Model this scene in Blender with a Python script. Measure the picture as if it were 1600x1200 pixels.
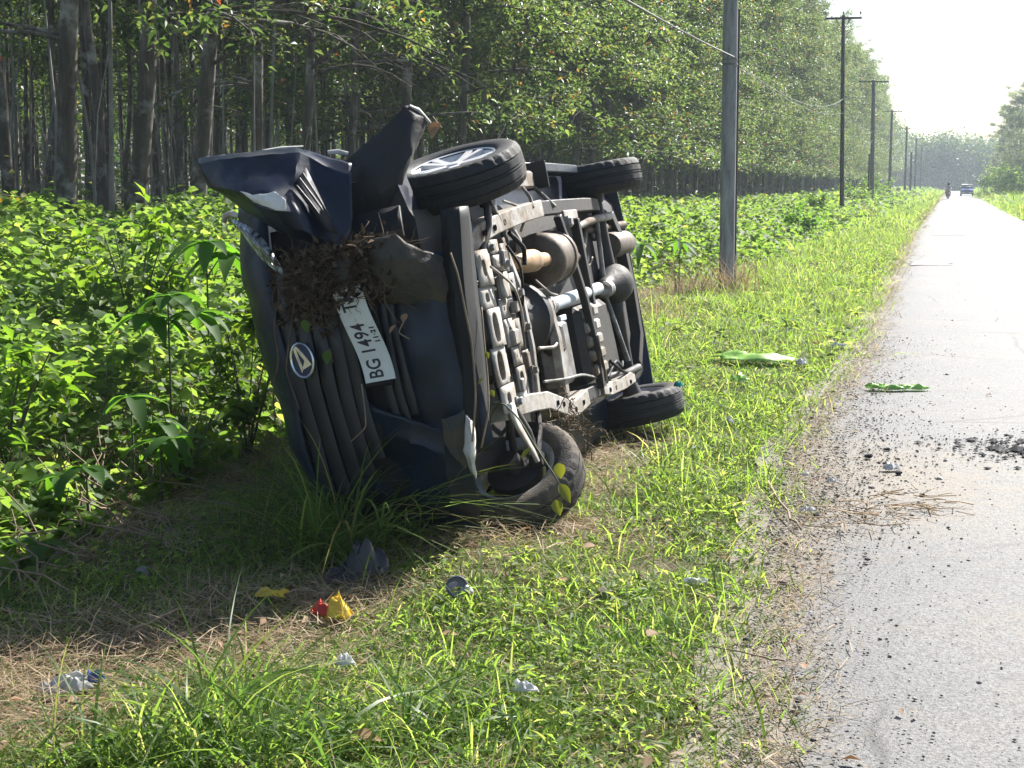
import bpy, math, random
import numpy as np
from mathutils import Matrix, Vector

# ------------------------------------------------------------------ camera, world, sun, exposure
for o in list(bpy.data.objects):
    bpy.data.objects.remove(o)
SC = bpy.context.scene
COL = SC.collection
rng = np.random.default_rng(7)
random.seed(7)

F_PX, CAM_H, YAW, PITCH = 2350.0, 1.55, 0.2822055, 0.1322742
cam_d = bpy.data.cameras.new('camera')
cam = bpy.data.objects.new('camera', cam_d)
COL.objects.link(cam)
cam.location = (0, 0, CAM_H)
cam.rotation_euler = (math.pi / 2 - PITCH, 0, YAW)
cam_d.sensor_width = 36.0
cam_d.lens = F_PX * 36.0 / 1600.0
cam_d.clip_start = 0.05
cam_d.clip_end = 3000
SC.camera = cam

SUN_EL, SUN_AZ = math.radians(41), math.radians(20)      # azimuth clockwise from +Y, the way the road runs
world = bpy.data.worlds.new('World')
SC.world = world
world.use_nodes = True
nt = world.node_tree
for n in list(nt.nodes):
    nt.nodes.remove(n)
sky = nt.nodes.new('ShaderNodeTexSky')
sky.sky_type = 'NISHITA'
sky.sun_disc = False
sky.sun_elevation = SUN_EL
sky.sun_rotation = SUN_AZ
sky.air_density = 1.0
sky.dust_density = 1.2
sky.ozone_density = 1.0
bg = nt.nodes.new('ShaderNodeBackground')
bg.inputs['Strength'].default_value = 0.07
wo = nt.nodes.new('ShaderNodeOutputWorld')
nt.links.new(sky.outputs[0], bg.inputs['Color'])
nt.links.new(bg.outputs[0], wo.inputs['Surface'])

sun_d = bpy.data.lights.new('sun', 'SUN')
sun_d.energy = 5.0
sun_d.angle = math.radians(0.5)
sun_d.color = (1.0, 0.965, 0.91)
sun = bpy.data.objects.new('sun', sun_d)
COL.objects.link(sun)
SDIR = Vector((math.sin(SUN_AZ) * math.cos(SUN_EL), math.cos(SUN_AZ) * math.cos(SUN_EL), math.sin(SUN_EL)))
sun.rotation_euler = SDIR.to_track_quat('Z', 'Y').to_euler()
sun.location = SDIR * 60

SC.view_settings.view_transform = 'Standard'
SC.view_settings.look = 'None'
SC.view_settings.exposure = 1.45
SC.view_settings.gamma = 1.0
SC.view_settings.use_curve_mapping = False
SC.render.engine = 'CYCLES'
SC.cycles.max_bounces = 8
SC.cycles.transparent_max_bounces = 8
SC.cycles.volume_bounces = 0
SC.cycles.caustics_reflective = False
SC.cycles.caustics_refractive = False
SC.cycles.use_denoising = True

# ------------------------------------------------------------------ measuring helpers
_cy, _sy = math.cos(YAW), math.sin(YAW)
C_W = np.array([-_sy * math.cos(PITCH), _cy * math.cos(PITCH), -math.sin(PITCH)])
C_R = np.array([_cy, _sy, 0.0])
C_U = np.cross(C_R, C_W)
C_P = np.array([0, 0, CAM_H])


def ray(px, py):
    return (px - 800) / F_PX * C_R - (py - 600) / F_PX * C_U + C_W


def ground(px, py, z=0.0):
    d = ray(px, py)
    return C_P + d * ((z - CAM_H) / d[2])


def smooth(a, b, x):
    t = np.clip((np.asarray(x, float) - a) / (b - a), 0, 1)
    return t * t * (3 - 2 * t)


def wob(x, y, s=1.0, k=0.0):
    """cheap smooth noise, about -1..1"""
    x = np.asarray(x, float) / s
    y = np.asarray(y, float) / s
    return (np.sin(1.7 * x + 0.9 * y + k) + np.sin(-1.1 * x + 1.9 * y + 2.1 + k * 1.7) + np.sin(2.9 * x - 2.3 * y + 4.2 + k * .6) * .6
            + np.sin(3.7 * x + 4.1 * y + 1.1 + k * 2.3) * .45) / 2.4


EDGE_Y = [-60, 3.9, 5.05, 5.9, 6.84, 8.47, 10.5, 13.7, 19.6, 28.6, 41.1, 72.7, 170, 262, 400, 700]
EDGE_X = [-.45, -.45, -.54, -.59, -.67, -.80, -.80, -.70, -.80, -.93, -1.07, -1.21, -1.23, -1.21, -1.6, -4]


def edge(y):
    return np.interp(y, EDGE_Y, EDGE_X)


def gz(x, y):
    """height of the terrain"""
    x = np.asarray(x, float)
    y = np.asarray(y, float)
    rise = 0.62 * smooth(-3.8, -8.5, x) * (1 - .72 * smooth(18, 60, y))
    e = edge(y)
    side = smooth(.22, .55, np.maximum(e - x, x - (e + 4.15)))
    bump = wob(x, y, 1.3) * .03 + wob(x, y, .45, 2.) * .012
    return -.012 + side * (.014 + bump) + rise


# ------------------------------------------------------------------ mesh helpers
def new_obj(name, me, mat=None, parent=None):
    o = bpy.data.objects.new(name, me)
    COL.objects.link(o)
    if mat is not None:
        if isinstance(mat, (list, tuple)):
            for m in mat:
                me.materials.append(m)
        else:
            me.materials.append(mat)
    if parent is not None:
        o.parent = parent
    return o


def tag(o, label, cat, group=None, kind=None):
    if label:
        o['label'] = label
    if cat:
        o['category'] = cat
    if group:
        o['group'] = group
    if kind:
        o['kind'] = kind
    return o


def empty(name, loc, label, cat, group=None, rz=0.0):
    o = bpy.data.objects.new(name, None)
    COL.objects.link(o)
    o.location = loc
    o.rotation_euler = (0, 0, rz)
    o.empty_display_size = .2
    return tag(o, label, cat, group)


def mesh_np(name, V, polys):
    """V (n,3); polys: list of int arrays (m,k)"""
    me = bpy.data.meshes.new(name)
    V = np.ascontiguousarray(V, dtype=np.float32)
    loops = np.concatenate([p.ravel() for p in polys]).astype(np.int32)
    sizes = np.concatenate([np.full(len(p), p.shape[1]) for p in polys]).astype(np.int32)
    starts = np.concatenate([[0], np.cumsum(sizes)[:-1]]).astype(np.int32)
    me.vertices.add(len(V))
    me.vertices.foreach_set('co', V.ravel())
    me.loops.add(len(loops))
    me.loops.foreach_set('vertex_index', loops)
    me.polygons.add(len(sizes))
    me.polygons.foreach_set('loop_start', starts)
    me.polygons.foreach_set('loop_total', sizes)
    me.update(calc_edges=True)
    return me


def unit(v):
    return v / np.maximum(np.linalg.norm(v, axis=-1, keepdims=True), 1e-9)


LEAF_T = np.array([(0, 0, 0), (.5, 0, 0), (1, 0, -.12), (.42, -.5, .14), (.42, .5, .14)])
LEAF_F = [np.array([(0, 1, 2, 3), (0, 4, 2, 1)])]
HEART_T = np.array([(0, 0, 0), (.5, 0, -.02), (1, 0, -.12), (.12, -.42, .10), (.58, -.44, .05), (.12, .42, .10), (.58, .44, .05)])
HEART_F = [np.array([(0, 1, 4, 3), (0, 5, 6, 1)]), np.array([(1, 2, 4), (1, 6, 2)])]
DIAM_T = np.array([(0, 0, 0), (.5, -.5, .05), (1, 0, -.05), (.5, .5, .05)])
DIAM_F = [np.array([(0, 3, 2, 1)])]


def leaves(P, D, N, L, Wd, T=LEAF_T, F=LEAF_F):
    """many leaves at P pointing along D with upper side N -> verts, polys"""
    D = unit(D)
    S = unit(np.cross(N, D))
    N = np.cross(D, S)
    n = len(P)
    L = np.broadcast_to(L, (n,))[:, None, None]
    Wd = np.broadcast_to(Wd, (n,))[:, None, None]
    t = T[None]
    V = P[:, None] + t[..., 0:1] * L * D[:, None] + t[..., 1:2] * Wd * S[:, None] + t[..., 2:3] * L * N[:, None]
    k = len(T)
    base = (np.arange(n) * k)[:, None, None]
    polys = [(f[None] + base).reshape(-1, f.shape[1]) for f in F]
    return V.reshape(-1, 3), polys


def blades(P, az, tilt, L, Wd, bend, ts=(0, .38, .72, 1.0)):
    """curved grass blades"""
    n = len(P)
    hd = np.stack([np.cos(az), np.sin(az), np.zeros(n)], 1)
    tw = rng.normal(0, .5, n)
    sd = np.stack([-np.sin(az + tw), np.cos(az + tw), rng.normal(0, .25, n)], 1)
    rows = []
    for t in ts:
        h = L * (t * np.cos(tilt) + bend * t * t * .7)
        z = L * (t * np.sin(tilt) - bend * t * t * .75)
        c = P + hd * h[:, None]
        c[:, 2] += z
        w = Wd * (.55 + .9 * t - 1.45 * t * t) if t < 1 else 0 * Wd
        rows += [c - sd * w[:, None] * .5, c + sd * w[:, None] * .5] if t < 1 else [c]
    V = np.stack(rows, 1)
    k = V.shape[1]
    base = (np.arange(n) * k)[:, None]
    polys = []
    q = []
    for i in range(len(ts) - 2):
        q.append(np.array([2 * i, 2 * i + 1, 2 * i + 3, 2 * i + 2])[None] + base)
    polys.append(np.concatenate(q))
    m = 2 * (len(ts) - 2)
    polys.append(np.array([m, m + 1, k - 1])[None] + base)
    return V.reshape(-1, 3), polys


def joinm(parts):
    Vs, Ps, off = [], {}, 0
    for V, polys in parts:
        Vs.append(V)
        for p in polys:
            Ps.setdefault(p.shape[1], []).append(p + off)
        off += len(V)
    return np.concatenate(Vs), [np.concatenate(v) for v in Ps.values()]


class MB:
    """collects shapes for ONE mesh"""

    def __init__(s):
        s.V, s.F, s.M = [], [], []
        s.mi = 0

    def add(s, V, F):
        o = len(s.V)
        s.V += [tuple(float(q) for q in v) for v in V]
        s.F += [tuple(int(i) + o for i in f) for f in F]
        s.M += [s.mi] * len(F)
        return s

    def box(s, c, d, R=None, bev=0.0):
        x, y, z = [q / 2 for q in d]
        b = min(bev, x * .45, y * .45, z * .45)
        if b <= 0:
            V = np.array([(i * x, j * y, k * z) for i in (-1, 1) for j in (-1, 1) for k in (-1, 1)])
            F = [(0, 1, 3, 2), (4, 6, 7, 5), (0, 4, 5, 1), (2, 3, 7, 6), (0, 2, 6, 4), (1, 5, 7, 3)]
        else:
            # chamfered box
            V, F = [], []
            idx = {}
            for i in (-1, 1):
                for j in (-1, 1):
                    for k in (-1, 1):
                        idx[i, j, k] = len(V)
                        V += [(i * x, j * (y - b), k * (z - b)), (i * (x - b), j * y, k * (z - b)), (i * (x - b), j * (y - b), k * z)]
                        F.append(tuple(idx[i, j, k] + q for q in ((0, 1, 2) if i * j * k > 0 else (0, 2, 1))))
            V = np.array(V)
            I = lambda i, j, k, a: idx[i, j, k] + a
            for i in (-1, 1):
                F.append(tuple(I(i, j, k, 0) for j, k in ((-1, -1), (1, -1), (1, 1), (-1, 1))[::i]))
                F.append(tuple(I(j, i, k, 1) for j, k in ((-1, -1), (-1, 1), (1, 1), (1, -1))[::i]))
                F.append(tuple(I(j, k, i, 2) for j, k in ((-1, -1), (1, -1), (1, 1), (-1, 1))[::i]))
            for i in (-1, 1):
                for j in (-1, 1):
                    F.append((I(i, j, -1, 0), I(i, j, -1, 1), I(i, j, 1, 1), I(i, j, 1, 0))[::(1 if i * j < 0 else -1)])
                    F.append((I(i, -1, j, 0), I(i, 1, j, 0), I(i, 1, j, 2), I(i, -1, j, 2))[::(1 if i * j > 0 else -1)])
                    F.append((I(-1, i, j, 1), I(-1, i, j, 2), I(1, i, j, 2), I(1, i, j, 1))[::(1 if i * j > 0 else -1)])
        if R is not None:
            V = V @ np.array(R).T
        return s.add(V + np.array(c), F)

    def tube(s, pts, rad, n=8, cap=True, flat=1.0):
        pts = np.array(pts, float)
        m = len(pts)
        rad = np.broadcast_to(rad, (m,))
        T = np.gradient(pts, axis=0)
        T = unit(T)
        ref = np.array([0, 0, 1.]) if abs(T[0][2]) < .9 else np.array([1., 0, 0])
        V = []
        A = unit(np.cross(ref, T[0]))
        for i in range(m):
            A = unit(A - T[i] * (A @ T[i]))
            B = np.cross(T[i], A)
            for j in range(n):
                t = 2 * math.pi * j / n
                V.append(pts[i] + rad[i] * (math.cos(t) * A + math.sin(t) * B * flat))
        F = [(i * n + j, i * n + (j + 1) % n, (i + 1) * n + (j + 1) % n, (i + 1) * n + j) for i in range(m - 1) for j in range(n)]
        if cap:
            F += [tuple(range(n))[::-1], tuple((m - 1) * n + j for j in range(n))]
        return s.add(V, F)

    def lathe(s, prof, c=(0, 0, 0), ax=(0, 0, 1), n=24, a0=0.0, a1=2 * math.pi):
        """prof: (radius, height along ax)"""
        ax = np.array(ax, float)
        ax /= np.linalg.norm(ax)
        A = np.cross(ax, [0, 0, 1.] if abs(ax[2]) < .9 else [1., 0, 0])
        A /= np.linalg.norm(A)
        B = np.cross(ax, A)
        full = abs(a1 - a0 - 2 * math.pi) < 1e-6
        m = n if full else n + 1
        V = []
        for r, h in prof:
            for j in range(m):
                t = a0 + (a1 - a0) * j / n
                V.append(np.array(c) + ax * h + r * (math.cos(t) * A + math.sin(t) * B))
        F = []
        for i in range(len(prof) - 1):
            for j in range(n):
                k = (j + 1) % m
                F.append((i * m + j, i * m + k, (i + 1) * m + k, (i + 1) * m + j))
        return s.add(V, F)

    def grid(s, P):
        P = np.array(P, float)
        a, b = P.shape[:2]
        F = [(i * b + j, i * b + j + 1, (i + 1) * b + j + 1, (i + 1) * b + j) for i in range(a - 1) for j in range(b - 1)]
        return s.add(P.reshape(-1, 3), F)

    def prism(s, poly, z0, z1, tf=lambda p: p):
        """poly list of (x,y) -> closed prism between z0,z1, mapped by tf"""
        n = len(poly)
        V = [tf(np.array((x, y, z0))) for x, y in poly] + [tf(np.array((x, y, z1))) for x, y in poly]
        F = [tuple(range(n))[::-1], tuple(range(n, 2 * n))] + [(i, (i + 1) % n, n + (i + 1) % n, n + i) for i in range(n)]
        return s.add(V, F)

    def mesh(s, name, smooth_=None):
        me = bpy.data.meshes.new(name)
        me.from_pydata(s.V, [], s.F)
        if any(s.M):
            me.polygons.foreach_set('material_index', s.M)
        me.update()
        if smooth_ is not None:
            me.shade_smooth()
            if smooth_ < 180:
                try:
                    me.set_sharp_from_angle(angle=math.radians(smooth_))
                except Exception:
                    pass
        return me

    def build(s, name, mat, parent=None, smooth_=35):
        return new_obj(name, s.mesh(name, smooth_), mat, parent)


# ------------------------------------------------------------------ materials
def nodes_of(name):
    m = bpy.data.materials.new(name)
    m.use_nodes = True
    t = m.node_tree
    for n in list(t.nodes):
        t.nodes.remove(n)
    out = t.nodes.new('ShaderNodeOutputMaterial')
    return m, t, out


def ramp(t, fac, stops, interp='LINEAR'):
    r = t.nodes.new('ShaderNodeValToRGB')
    r.color_ramp.interpolation = interp
    e = r.color_ramp.elements
    while len(e) < len(stops):
        e.new(.5)
    for el, (p, c) in zip(e, stops):
        el.position = p
        el.color = (*c, 1)
    t.links.new(fac, r.inputs['Fac'])
    return r.outputs['Color']


def noise(t, scale, detail=4, rough=.6, vec=None):
    n = t.nodes.new('ShaderNodeTexNoise')
    n.inputs['Scale'].default_value = scale
    n.inputs['Detail'].default_value = detail
    n.inputs['Roughness'].default_value = rough
    if vec is not None:
        t.links.new(vec, n.inputs['Vector'])
    return n.outputs['Fac']


def coords(t, kind='Object', scale=None):
    c = t.nodes.new('ShaderNodeTexCoord').outputs[kind]
    if scale:
        mp = t.nodes.new('ShaderNodeMapping')
        mp.inputs['Scale'].default_value = scale
        t.links.new(c, mp.inputs['Vector'])
        return mp.outputs[0]
    return c


def mixc(t, fac, a, b, blend='MIX'):
    m = t.nodes.new('ShaderNodeMix')
    m.data_type = 'RGBA'
    m.blend_type = blend
    for sock, v in ((m.inputs[0], fac), (m.inputs[6], a), (m.inputs[7], b)):
        if isinstance(v, (float, int)):
            sock.default_value = v
        elif isinstance(v, tuple):
            sock.default_value = (*v, 1)
        else:
            t.links.new(v, sock)
    return m.outputs[2]


def math_n(t, op, a, b=None, c=None):
    m = t.nodes.new('ShaderNodeMath')
    m.operation = op
    for i, v in enumerate((a, b, c)):
        if v is None:
            continue
        if isinstance(v, (float, int)):
            m.inputs[i].default_value = v
        else:
            t.links.new(v, m.inputs[i])
    return m.outputs[0]


def bump(t, h, strength=.4, dist=.02):
    b = t.nodes.new('ShaderNodeBump')
    b.inputs['Strength'].default_value = strength
    b.inputs['Distance'].default_value = dist
    t.links.new(h, b.inputs['Height'])
    return b.outputs[0]


def princ(t, out, color, rough=.6, metal=0.0, normal=None, spec=.5, coat=0.0, alpha=None):
    p = t.nodes.new('ShaderNodeBsdfPrincipled')
    for k, v in (('Base Color', color), ('Roughness', rough), ('Metallic', metal)):
        if isinstance(v, tuple):
            p.inputs[k].default_value = (*v, 1)
        elif isinstance(v, (float, int)):
            p.inputs[k].default_value = v
        else:
            t.links.new(v, p.inputs[k])
    p.inputs['Specular IOR Level'].default_value = spec
    p.inputs['Coat Weight'].default_value = coat
    if normal is not None:
        t.links.new(normal, p.inputs['Normal'])
    if out is not None:
        t.links.new(p.outputs[0], out.inputs['Surface'])
    return p


def leaf_mat(name, stops, trans=.4, tcol=(1.15, 1.25, .55), rough=.45, spec=.4, big=None):
    """leaf material: every leaf its own tint, thin enough to let light through"""
    m, t, out = nodes_of(name)
    g = t.nodes.new('ShaderNodeNewGeometry')
    fac = g.outputs['Random Per Island']
    col = ramp(t, fac, stops)
    if big:
        nz = noise(t, big[0], 2, .5, coords(t, 'Object'))
        col = mixc(t, ramp(t, nz, [(.35, (0, 0, 0)), (.65, (1, 1, 1))]), col, mixc(t, 1.0, col, big[1], 'MULTIPLY'))
    oi = t.nodes.new('ShaderNodeObjectInfo')
    v = math_n(t, 'MULTIPLY_ADD', oi.outputs['Random'], .35, .82)
    hs = t.nodes.new('ShaderNodeHueSaturation')
    t.links.new(v, hs.inputs['Value'])
    t.links.new(col, hs.inputs['Color'])
    col = hs.outputs[0]
    p = princ(t, None, col, rough, spec=spec)
    tr = t.nodes.new('ShaderNodeBsdfTranslucent')
    t.links.new(mixc(t, 1.0, col, tcol, 'MULTIPLY'), tr.inputs['Color'])
    mx = t.nodes.new('ShaderNodeMixShader')
    mx.inputs[0].default_value = trans
    t.links.new(p.outputs[0], mx.inputs[1])
    t.links.new(tr.outputs[0], mx.inputs[2])
    t.links.new(mx.outputs[0], out.inputs['Surface'])
    return m


def plain(name, color, rough=.6, metal=0.0, var=.25, scale=6.0, dirt=None, dirt_amt=.5, bumpy=0.0, spec=.5, coat=0.0, dscale=5.0):
    """a surface with tone variation, optional dirt in patches, optional fine relief"""
    m, t, out = nodes_of(name)
    co = coords(t)
    nz = noise(t, scale, 5, .65, co)
    lo = tuple(c * (1 - var) for c in color)
    hi = tuple(min(1, c * (1 + var)) for c in color)
    col = ramp(t, nz, [(.3, lo), (.7, hi)])
    r = rough
    if dirt:
        dn = noise(t, dscale, 6, .7, co)
        th = 1 - dirt_amt
        mask = ramp(t, dn, [(max(0, th - .15), (0, 0, 0)), (min(1, th + .12), (1, 1, 1))])
        col = mixc(t, mask, col, dirt)
        r = math_n(t, 'MULTIPLY_ADD', mask, .92 - rough, rough)
    nm = bump(t, noise(t, scale * 7, 4, .6, co), bumpy, .01) if bumpy else None
    princ(t, out, col, r, metal, nm, spec, coat)
    return m


M = {}
DIRT = (.13, .095, .06)
M['paint'] = plain('navy_paint', (.004, .009, .024), .34, 0, .3, 3, (.016, .015, .013), .32, .08, .28, .1, 4)
M['paint_bare'] = plain('scuffed_navy_paint', (.006, .013, .028), .40, 0, .5, 5, (.02, .019, .016), .34, .15, .28, .08, 7)
M['plastic'] = plain('black_plastic', (.008, .009, .011), .55, 0, .3, 8, (.022, .018, .013), .34, .1, .25)
M['slat'] = plain('grille_plastic', (.005, .008, .015), .4, 0, .3, 10, (.018, .016, .012), .33, .05, .5)
M['liner'] = plain('muddy_liner', (.008, .008, .009), .65, 0, .5, 8, (.034, .028, .021), .42, .3)
M['olive'] = plain('mud_caked_plastic', (.032, .034, .03), .7, 0, .5, 6, (.10, .075, .048), .44, .4)
M['rubber'] = plain('tyre_rubber', (.012, .013, .015), .7, 0, .3, 14, (.06, .05, .036), .36, .2)
M['rubber_mud'] = plain('muddy_tyre_rubber', (.022, .021, .021), .85, 0, .4, 14, (.13, .105, .075), .48, .5)
M['alloy'] = plain('alloy_rim', (.72, .72, .73), .38, .25, .12, 10, (.20, .16, .11), .40)
M['steel'] = plain('grey_underbody_steel', (.43, .41, .38), .55, .15, .25, 12, (.17, .13, .09), .50, .15)
M['steel_dark'] = plain('dark_underbody_steel', (.022, .022, .024), .55, .2, .4, 8, (.06, .046, .033), .42, .2)
M['floor_pan'] = plain('underbody_coating', (.014, .015, .017), .65, 0, .4, 6, (.05, .04, .03), .42, .3)
M['cast'] = plain('cast_alloy', (.30, .30, .30), .5, .5, .3, 14, (.12, .10, .07), .46, .4)
M['rust'] = plain('tan_exhaust_metal', (.46, .30, .17), .5, .35, .25, 9, (.20, .13, .08), .40, .1)
M['rust_dark'] = plain('dark_exhaust_metal', (.13, .105, .085), .55, .4, .3, 9, (.10, .075, .05), .45, .1)
M['shaft'] = plain('pale_shaft_paint', (.50, .55, .60), .42, .15, .12, 8, (.2, .17, .13), .34)
M['white'] = plain('white_plate_paint', (.62, .64, .62), .5, 0, .1, 10, (.22, .18, .13), .34, .05)
M['ink'] = plain('black_plate_ink', (.015, .016, .03), .5, 0, .1)
M['chrome'] = plain('chrome', (.72, .73, .75), .22, .9, .06, 10, (.3, .26, .2), .32)
M['badge_blue'] = plain('badge_blue', (.012, .02, .07), .35, 0, .2)
M['scuff'] = plain('white_scuffed_plastic', (.66, .64, .60), .7, 0, .15, 20, (.2, .17, .13), .38, .3)
M['torn_lit_edge'] = plain('pale_torn_lit_edge', (.6, .58, .53), .75, 0, .2, 12, (.25, .2, .15), .40)  # for torn edges, some with a highlight put into the colour


def glass_mat(name, tint, rough=.08):
    m, t, out = nodes_of(name)
    princ(t, out, tint, rough, 0, None, .6, .3)
    return m


M['glass'] = glass_mat('dark_window_glass', (.012, .015, .018))
mh, th_, oh = nodes_of('headlight_lens')
ph = princ(th_, oh, ramp(th_, noise(th_, 9, 3, .6, coords(th_, 'Object', (1, 1, 5))), [(.36, (.05, .06, .07)), (.5, (.30, .35, .40)), (.62, (.80, .84, .88))]), .22, .1, bump(th_, noise(th_, 14, 3, .5, coords(th_, 'Object', (1, 1, 8))), .6, .02), .6, .4)
M['lens'] = mh
M['red_lens'] = plain('red_lens', (.35, .02, .02), .2, 0, .1, 5, None, 0, 0, .6, .5)

# vegetation
G0, G1, G2, G3 = (.045, .105, .014), (.085, .17, .022), (.13, .215, .03), (.20, .24, .055)
M['vine'] = leaf_mat('vine_leaf', [(0, (.06, .125, .018)), (.35, (.095, .18, .028)), (.8, (.125, .215, .036)), (.985, (.165, .235, .05)), (1, (.25, .22, .06))], .64, (2.6, 2.1, 1.75), .55, .28, (.55, (.72, .85, .8)))
M['grass'] = leaf_mat('verge_grass', [(0, (.06, .12, .02)), (.35, (.105, .185, .032)), (.80, (.15, .225, .05)), (.93, (.19, .235, .075)), (1, (.27, .26, .13))], .64, (2.7, 2.3, 1.6), .55, .28, (.8, (.8, .9, .8)))
M['longgrass'] = leaf_mat('long_grass', [(0, (.045, .10, .02)), (.5, (.085, .16, .035)), (.9, (.16, .22, .06)), (1, (.3, .26, .12))], .6, (2.6, 2.3, 1.5), .45, .35)
M['straw'] = leaf_mat('dry_straw', [(0, (.18, .12, .07)), (.4, (.36, .27, .165)), (.8, (.52, .42, .28)), (1, (.24, .165, .10))], .3, (1.1, 1., .8), .7, .2)
M['deadleaf'] = leaf_mat('dead_leaf', [(0, (.10, .06, .03)), (.4, (.2, .12, .06)), (.8, (.33, .22, .13)), (1, (.45, .36, .26))], .2, (1.1, .9, .6), .7, .2)
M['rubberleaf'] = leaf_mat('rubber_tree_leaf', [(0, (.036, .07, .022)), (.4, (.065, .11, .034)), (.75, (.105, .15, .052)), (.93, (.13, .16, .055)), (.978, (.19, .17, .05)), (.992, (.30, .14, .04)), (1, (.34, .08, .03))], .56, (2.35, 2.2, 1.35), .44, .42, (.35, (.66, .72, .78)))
M['innerleaf'] = leaf_mat('shaded_tree_leaf', [(0, (.025, .055, .016)), (.5, (.05, .09, .025)), (.9, (.09, .12, .035)), (1, (.16, .14, .05))], .5, (1.8, 1.8, .8), .5, .3)  # darker copy of the rubber leaf, the wood's shade put into its colour
M['bushleaf'] = leaf_mat('bush_leaf', [(0, (.05, .11, .016)), (.5, (.10, .18, .03)), (1, (.17, .23, .045))], .55, (2., 2., .7), .5, .3)
M['cassava'] = leaf_mat('broad_plant_leaf', [(0, (.03, .085, .016)), (.6, (.06, .14, .025)), (1, (.12, .2, .04))], .6, (2.3, 2.3, .7), .55, .2)
M['yellowleaf'] = leaf_mat('yellow_leaf', [(0, (.45, .26, .03)), (1, (.55, .38, .06))], .4, (1.1, 1., .4), .5, .3)
M['yellowgreen'] = leaf_mat('yellow_green_leaf', [(0, (.10, .13, .02)), (.6, (.17, .19, .03)), (1, (.24, .22, .05))], .45, (1.7, 1.6, .5), .5, .3)
M['stem'] = plain('green_stem', (.07, .08, .03), .7, 0, .3, 12)
M['drystem'] = plain('dry_stem', (.22, .16, .10), .8, 0, .35, 12)
M['root'] = plain('dry_root', (.15, .10, .06), .9, 0, .5, 15, (.05, .035, .02), .45, .3)


def bark_mat():
    m, t, out = nodes_of('rubber_bark')
    co = coords(t, 'Object')
    st = coords(t, 'Object', (9, 9, 1.6))
    n1 = noise(t, 1.0, 6, .7, st)
    n2 = noise(t, 3.0, 4, .6, co)
    col = ramp(t, n1, [(.3, (.036, .029, .022)), (.5, (.085, .072, .056)), (.72, (.19, .168, .14))])
    col = mixc(t, ramp(t, n2, [(.52, (0, 0, 0)), (.68, (1, 1, 1))]), col, (.30, .285, .255))
    princ(t, out, col, .9, 0, bump(t, n1, .7, .03), .2)
    return m


M['bark'] = bark_mat()


def concrete_mat():
    m, t, out = nodes_of('pole_concrete')
    co = coords(t)
    n1 = noise(t, 3, 7, .75, coords(t, 'Object', (4, 4, .5)))
    n2 = noise(t, 60, 3, .6, co)
    col = ramp(t, n1, [(.34, (.13, .13, .132)), (.52, (.27, .27, .27)), (.68, (.38, .375, .365))])
    princ(t, out, col, .85, 0, bump(t, n2, .3, .01), .3)
    return m


M['concrete'] = concrete_mat()
M['polesteel'] = plain('weathered_pole_steel', (.045, .042, .04), .6, .4, .3, 6)
M['polewood'] = plain('grey_pole', (.11, .11, .11), .8, 0, .3, 6)
M['porcelain'] = plain('porcelain', (.3, .26, .22), .3)
M['cable'] = plain('cable_sheath', (.10, .10, .10), .45)
# ================================================================== THE SETTING
# ------------------------------------------------------------------ ground sheet
def ground_mat():
    m, t, out = nodes_of('verge_soil')
    co = coords(t)
    n1 = noise(t, 1.1, 5, .65, co)
    n2 = noise(t, 26, 5, .7, co)
    soil = ramp(t, n2, [(.3, (.055, .042, .026)), (.6, (.12, .095, .055)), (.8, (.22, .17, .10))])
    green = ramp(t, n2, [(.3, (.035, .055, .012)), (.7, (.10, .125, .03))])
    col = mixc(t, ramp(t, n1, [(.42, (0, 0, 0)), (.6, (1, 1, 1))]), soil, green)
    princ(t, out, col, .95, 0, bump(t, n2, .8, .03), .15)
    return m


gy = np.concatenate([np.linspace(-60, 2, 16)[:-1], np.linspace(2, 16, 71)[:-1], np.geomspace(16, 700, 70)])
gx = np.concatenate([-np.geomspace(300, 13, 16)[:-1], np.linspace(-13, 2, 76)[:-1], np.linspace(2, 8, 13)[:-1], np.geomspace(8, 300, 14)])
GX, GY = np.meshgrid(gx, gy)
V = np.stack([GX, GY, gz(GX, GY)], -1).reshape(-1, 3)
a, b = GX.shape
ii = (np.arange(a - 1)[:, None] * b + np.arange(b - 1)[None]).ravel()
me = mesh_np('ground', V, [np.stack([ii, ii + 1, ii + b + 1, ii + b], 1)])
me.shade_smooth()
tag(new_obj('ground', me, ground_mat()), None, None, None, 'structure')


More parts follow.
